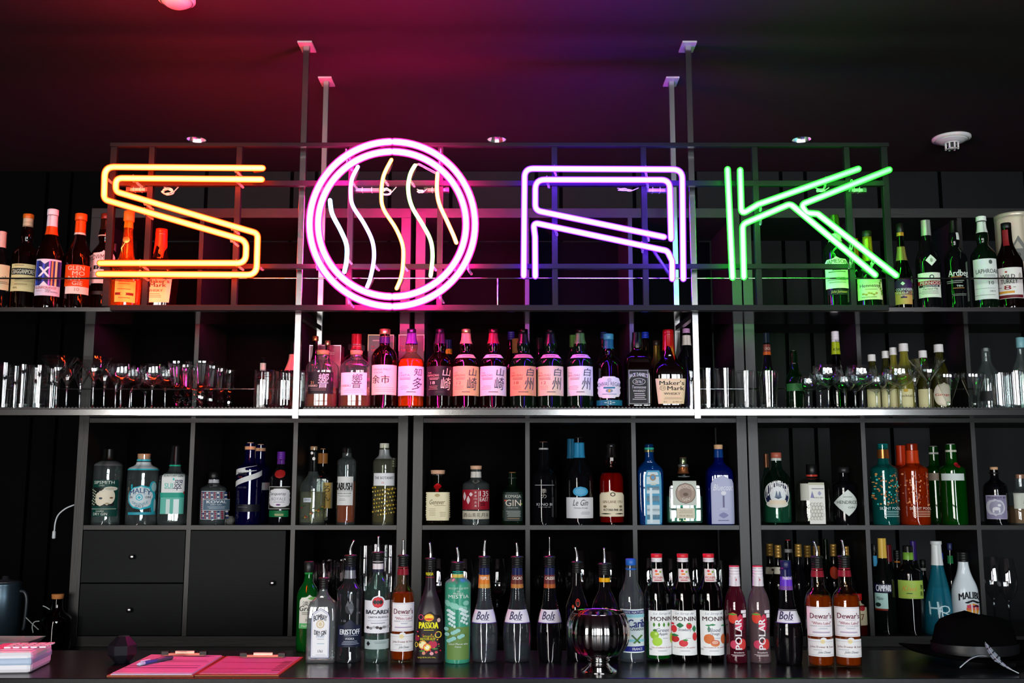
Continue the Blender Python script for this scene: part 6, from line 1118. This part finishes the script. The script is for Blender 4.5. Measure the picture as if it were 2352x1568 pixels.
# ---------------------------------------------------------------- things on the counter, left and right
zc = CZ+.0004
def pc(px, py): Y = Yat(py, CZ); v = P(px, py, Y); return Vector((v.x, Y, CZ))
def slab(name, quad, z0, z1, m, parent, inset=0):
    cen = sum(quad, Vector())/4
    q = [cen+(p-cen)*(1-inset) for p in quad]; mb = MB()
    vs = [Vector((p.x, p.y, z0)) for p in q]+[Vector((p.x, p.y, z1)) for p in q]; o = parent.location
    vs = [v-o for v in vs]
    mb.add(vs, [(3, 2, 1, 0), (4, 5, 6, 7), (0, 1, 5, 4), (1, 2, 6, 5), (2, 3, 7, 6), (3, 0, 4, 7)], m, False); return mb.build(name, parent)
def on_quad(quad, u, v, z):      # u along the near edge, v towards the far edge
    a = quad[0].lerp(quad[1], u); b = quad[3].lerp(quad[2], u); p = a.lerp(b, v); return Vector((p.x, p.y, z))
HB = mat('a0522c', .6, vary=.2, vs=200)
def clipboard(label, quad, papers, pink, lines, textlines):
    cen = sum(quad, Vector())/4; t = empty('clipboard', cen); tag(t, label, 'clipboard', 'clipboards on the counter')
    slab('board', quad, zc, zc+.003, HB, t)
    z = zc+.003
    def sub(u0, v0, u1, v1): return [on_quad(quad, u0, v0, 0), on_quad(quad, u1, v0, 0), on_quad(quad, u1, v1, 0), on_quad(quad, u0, v1, 0)]
    for k in range(papers):
        slab('paper_sheet', sub(.03+.01*k, .02-.01*k, .975, .97), z+.0002, z+.0012, mat('c8d4ec', .6), t); z += .0012
    sh = slab('top_sheet', sub(.035, .05, .97, .97), z+.0002, z+.0009, mat(pink, .6), t); z += .0009
    m = MB()
    for (u0, v0, u1, v1, c) in lines+textlines:
        q = [on_quad(quad, a, b, z+.0003)-cen for a, b in ((u0, v0), (u1, v0), (u1, v1), (u0, v1))]; m.add(q, [(0, 1, 2, 3)], mat(c, .6), False)
    m.build('printed_lines', sh)
    c0 = on_quad(quad, .5, .93, z+.004)-cen
    m = MB(); m.box(c0, (.11, .016, .006), mat('c87a6a', .25, metal=.8)); m.box(c0+Vector((0, .004, .005)), (.05, .012, .006), mat('e8b8a8', .2, metal=.9)); m.build('clip', t)
    for sx in (-1, 1): boxo('clip_end', c0+Vector((sx*.05, -.002, .003)), (.018, .014, .009), mat('18100e', .4), t)
    return z
Q1 = [pc(245, 1554), pc(444, 1554), pc(516, 1509), pc(344, 1507)]
Q2 = [pc(447, 1553), pc(640, 1553), pc(697, 1511), pc(520, 1509)]
zp = clipboard('clipboard with stacked sheets, pink form on top and a pen', Q1, 2, 'ccc0cc', [(.05, .28, .93, .31, '7a2a7a'), (.05, .38, .93, .40, '5a2a8a'), (.12, .58, .95, .60, '7a2a7a'), (.2, .88, .9, .90, '7a2a7a'), (.05, .66, .9, .68, '7a2a7a')], [(.5, .86, .85, .88, '3a2040')])
clipboard('clipboard with a single rose form, right of the other one', Q2, 0, 'b498a6', [(.05, .28, .93, .30, '8a1830'), (.08, .62, .93, .64, '8a1830'), (.1, .88, .9, .895, '8a1830'), (.05, .13, .9, .14, 'a83a50')], [(.84, .2+.08*k, .95, .23+.08*k, '4a1828') for k in range(7)])
a = P(326, 1527, 2.60); b = P(390, 1508, 2.66); pa = Vector((a.x, Yat(1529, CZ+.008), zp+.0055)); pb = Vector((b.x, Yat(1513, CZ+.008), zp+.0055))
t = empty('ballpoint_pen', (pa+pb)/2); tag(t, 'white and blue ballpoint pen with grey grip lying on the left clipboard', 'pen'); c = t.location
for n, f0, f1, r_, col in (('tip', -.02, .04, .0022, 'c8e0f8'), ('barrel', .04, .18, .0045, 'c8dcf4'), ('ink_window', .18, .55, .0045, '38509c'), ('grip', .55, 1.0, .0052, '4a4a5c')):
    m = MB(); sweep(m, [pa.lerp(pb, f0)-c, pa.lerp(pb, (f0+f1)/2)-c, pa.lerp(pb, f1)-c], r_, mat(col, .3), 12); m.build(n, t)
m = MB(); sweep(m, [pa.lerp(pb, .08)-c+Vector((0, 0, .006)), pa.lerp(pb, .35)-c+Vector((0, 0, .006))], .0014, mat('e8f0ff', .3), 8); m.build('pocket_clip', t)
# card reader
Yr = 2.60; xl, xr = P(-60, 1540, 2.52).x, P(92, 1530, 2.56).x
t = empty('card_terminal', ((xl+xr)/2, 2.585, CZ), .10); tag(t, 'white card payment terminal with grid of keys at the left edge', 'payment terminal')
WP = mat('e8e6ee', .35)
Wd = xr-xl-.02; mb = MB(); mb.box((0, 0, .026), (Wd, .145, .052), WP); mb.build('housing', t, None, .010)
boxo('side_stripe', (0, -.001, .028), (Wd+.0015, .1465, .020), mat('b0c4dc', .35), t, .006)
boxo('keypad_plate', (.0, .006, .0525), (Wd*.88, .10, .002), mat('e8a8c4', .4), t, .0006)  # pink neon cast on white plastic is put into the plate colour
KM = mat('f4eef8', .35)
mb0 = MB(); mb0.box((0, 0, 0), (.016, .012, .004), KM); k0 = None
for i in range(5):
    for j in range(4):
        loc = (.075-.021*i-.004, -.032+.018*j+.006, .0555)
        if k0 is None: k0 = mb0.build('key', t, loc, .0012)
        else: k = k0.copy(); C.objects.link(k); k.parent = t; k.location = loc
boxo('red_key', (-.045, -.03, .0557), (.016, .010, .0035), mat('d01818', .35), t, .001)
for s_ in (-.004, .004): boxo('port', (Wd/2-.0005+.0006, -.05+s_, .026), (.001, .002, .007), mat('202028', .5), t)
# faceted black candle holder
p = pc(277, 1535); t = empty('faceted_candle_holder', (P(278, 1505, 2.66).x, 2.67, CZ)); tag(t, 'black many-sided candle holder left of the clipboards', 'candle holder')
m = MB(); lathe(m, [(0, .018), (.022, .036), (.045, .036), (.066, .016)], mat((.010, .010, .014), .18, spec=.5), 7, smooth=False); m.build('cup', t); 
# feathered black hat
Yh = 2.72; hx = P(2240, 1500, Yh).x; t = empty('felt_hat', (hx, Yh, CZ), .15); tag(t, 'black felt hat with a striped feather lying on the counter at right', 'hat')
FELT = mat((.0014, .0014, .0017), .95, spec=.03, bump=.2, bscale=500)
m = MB(); n = 48; vs = []; fs = []
for i, (rr, z, wv) in enumerate(((.095, .016, 0), (.125, .012, .2), (.160, .016, .6), (.185, .026, 1.), (.186, .029, 1.), (.160, .020, .6), (.125, .016, .2), (.098, .022, 0))):
    for k in range(n):
        a = 2*pi*k/n; vs.append(Vector((rr*1.08*cos(a), rr*.74*sin(a), z+wv*.012*cos(2*a))))
for i in range(7):
    for k in range(n): fs.append((i*n+k, i*n+(k+1) % n, (i+1)*n+(k+1) % n, (i+1)*n+k))
m.add(vs, fs, FELT); m.build('brim', t)
m = MB(); vs = []; fs = []; prc = [(.014, .098), (.05, .096), (.085, .088), (.105, .078), (.116, .062), (.120, .045), (.112, .028), (.104, .010)]
for z, rr in prc:
    for k in range(n):
        a = 2*pi*k/n; pinch = 1-.22*max(0, (z-.05)/.07)*abs(sin(a+.6))**3
        vs.append(Vector((rr*1.15*cos(a)*pinch, rr*.82*sin(a), z-.012*max(0, (z-.09)/.03)*abs(cos(a)))))
for i in range(len(prc)-1):
    for k in range(n): fs.append((i*n+k, i*n+(k+1) % n, (i+1)*n+(k+1) % n, (i+1)*n+k))
fs.append(tuple((len(prc)-1)*n+k for k in range(n))); m.add(vs, fs, FELT); m.build('crown', t)
m = MB(); vs = []; fs = []
for z in (.018, .044):
    for k in range(n): a = 2*pi*k/n; vs.append(Vector((.1005*1.15*cos(a), .1005*.82*sin(a), z)))
for k in range(n): fs.append((k, (k+1) % n, n+(k+1) % n, n+k))
m.add(vs, fs, mat((.006, .006, .007), .35)); m.build('hat_band', t)
def hat_local(px, py, yy):
    v = P(px, py, yy)-t.location; ca, sa = cos(-.15), sin(-.15); return Vector((v.x*ca-v.y*sa, v.x*sa+v.y*ca, v.z))
def feather(p0, p1, w_, name, lab, c1, c2, bars):
    d = (p1-p0); L_ = d.length; d.normalize(); s_ = d.cross(Vector((0, 1, .3))).normalized(); m = MB(); n = 28
    for side in (-1, 1):
        vs = []; fs = []
        for i in range(n+1):
            f = i/n; ww = w_*(sin(pi*min(1, f*1.02))**.55)*(.5 if side > 0 else 1)*(.25+.75*f if f < .5 else 1)
            c = p0+d*L_*f+s_*(.012*sin(f*pi)); vs += [c+Vector((0, -.001, 0)), c+s_*side*ww+Vector((0, .002, 0))]
        for i in range(n):
            m.add([vs[2*i], vs[2*i+1], vs[2*i+3], vs[2*i+2]], [(0, 1, 2, 3)], mat(c2 if bars and i % 4 == 3 else c1, .6), False)
    f = m.build(name, t); f['label'] = lab
    m = MB(); sweep(m, [p0+d*L_*k/6+s_*(.012*sin(k/6*pi))+Vector((0, -.002, 0)) for k in range(7)], .0012, mat('c8ccd4', .4), 6, True, .0005); m.build('quill', f)
feather(hat_local(2338, 1545, 2.50), hat_local(2262, 1474, 2.57), .011, 'feather', 'pale feather with dark cross bars', '7a8490', '20242c', True)
feather(hat_local(2204, 1532, 2.52), hat_local(2266, 1506, 2.57), .005, 'feather', 'small dark grey feather', '3a3e4c', '2a2c38', False)

# back counter, left: jug, tray, corked bottle, wires, cable on the cabinet side
BZ = KZ_BOT
Yj = 3.78; Xj = P(8, 1400, Yj).x; sj = S(1400, Yj); zj = Zat(1336, Yj)-BZ
t = empty('metal_jug', (Xj, Yj, BZ)); tag(t, 'slate blue metal jug with side handle at the left edge', 'jug')
m = MB(); lathe(m, [(0, 36*sj), (.003, 38*sj), (zj*.8, 37*sj), (zj*.96, 35*sj), (zj, 36*sj), (zj, 34*sj), (.01, 34*sj)], mat((.045, .075, .10), .32, metal=.7), 40); m.build('jug_body', t)
m = MB(); sweep(m, spline([Vector((34*sj, 0, zj*.86)), Vector((46*sj, 0, zj*.84)), Vector((52*sj, 0, zj*.7)), Vector((50*sj, 0, zj*.35)), Vector((48*sj, 0, zj*.28))], 5), .006, mat((.02, .025, .032), .35), 10); m.build('handle', t)
m = MB(); lathe(m, [(zj, 35*sj), (zj+.006, 30*sj), (zj+.010, 8*sj), (zj+.022, 7*sj)], mat((.02, .02, .025), .3), 32); m.build('lid', t)
r, B, it = bottle('corked_bottle', 'dark round bottle with wide cork behind the counter at left', None, 128, 1364, 68, 3.74, BZ, [(0, .93, 1), (.02, 1, 1), (.50, 1, 1), (.58, .94, 1), (.66, .55, 1), (.72, .34, 1), (1, .34, 1)], thin('1a0c04', .02, 1.3, .2, '0c0402'), [('cork', .915, .40, mat('b8743c', .75, vary=.3, vs=500))], [], liq=('8a3a08', .50, .5))
# tray: a shallow steel dish standing on the back counter behind the terminal
Yt = 3.15; 
pz = Zat(1474, Yt); xa, xb = P(-30, 1470, Yt).x, P(87, 1470, Yt).x
zst = CZ  # stands on the counter on a small pillar
Yt = 2.76; xa, xb = P(-30, 1470, Yt).x, P(86, 1470, Yt).x; zt_ = Zat(1470, Yt)
t = empty('cash_tray', ((xa+xb)/2, Yt, CZ)); tag(t, 'polished steel cash tray on a short stand behind the payment terminal', 'tray'); W_ = xb-xa
TRM = mat((.70, .74, .73), .38, metal=.7)
m = MB(); h = zt_-CZ
v0 = [Vector((sx*W_/2*f, sy*.05*f2, z)) for z, f, f2 in ((h-.012, .80, .75), (h+.004, 1, 1)) for sx, sy in ((-1, -1), (1, -1), (1, 1), (-1, 1))]
m.add(v0, [(0, 1, 2, 3), (0, 4, 5, 1), (1, 5, 6, 2), (2, 6, 7, 3), (3, 7, 4, 0)], TRM, False); m.build('dish', t)
m = MB(); lathe(m, [(0, .030), (.003, .030), (.005, .010), (h-.013, .010)], TRM, 20, cx=-.004); m.build('stand', t)
# loose white wires behind the counter
WM = mat('b8c0c0', .5)
def wire(label, pts, r_=.0018, name='loose_wire', m_=WM):
    w3 = [P(x, y, Y) for x, y, Y in pts]; c = w3[0]; mb = MB(); sweep(mb, spline([q-c for q in w3], 5), r_, m_, 8); o = mb.build(name, None, c); tag(o, label, 'wire'); return o
wire('straight white wire behind the jug', [(60, 1418, 3.72), (73, 1431, 3.70), (88, 1445, 3.68)])
wire('curved white wire beside the corked bottle', [(76, 1452, 3.66), (74, 1438, 3.66), (79, 1428, 3.66), (90, 1426, 3.66)])
wire('short white wire end above the curved one', [(99, 1391, 3.78), (106, 1394, 3.78), (114, 1399, 3.78)])
w3 = [P(x, y, Y) for x, y, Y in ((182, 1156, 3.86), (168, 1160, 3.85), (150, 1168, 3.84), (134, 1182, 3.83), (127, 1200, 3.82), (125, 1220, 3.82))]
m = MB(); c = w3[0]; sweep(m, spline([q-c for q in w3], 5), .0028, mat('c8ccd0', .45), 8); o = m.build('light_cable', k1, c-k1.location); o['label'] = 'white cable with a small plug'
m = MB(); lathe(m, [(-.030, .0045), (-.027, .0065), (-.004, .006), (0, .0035)], mat('c8ccd0', .45), 14); m.build('plug', o, P(124.5, 1218, 3.82)-c)
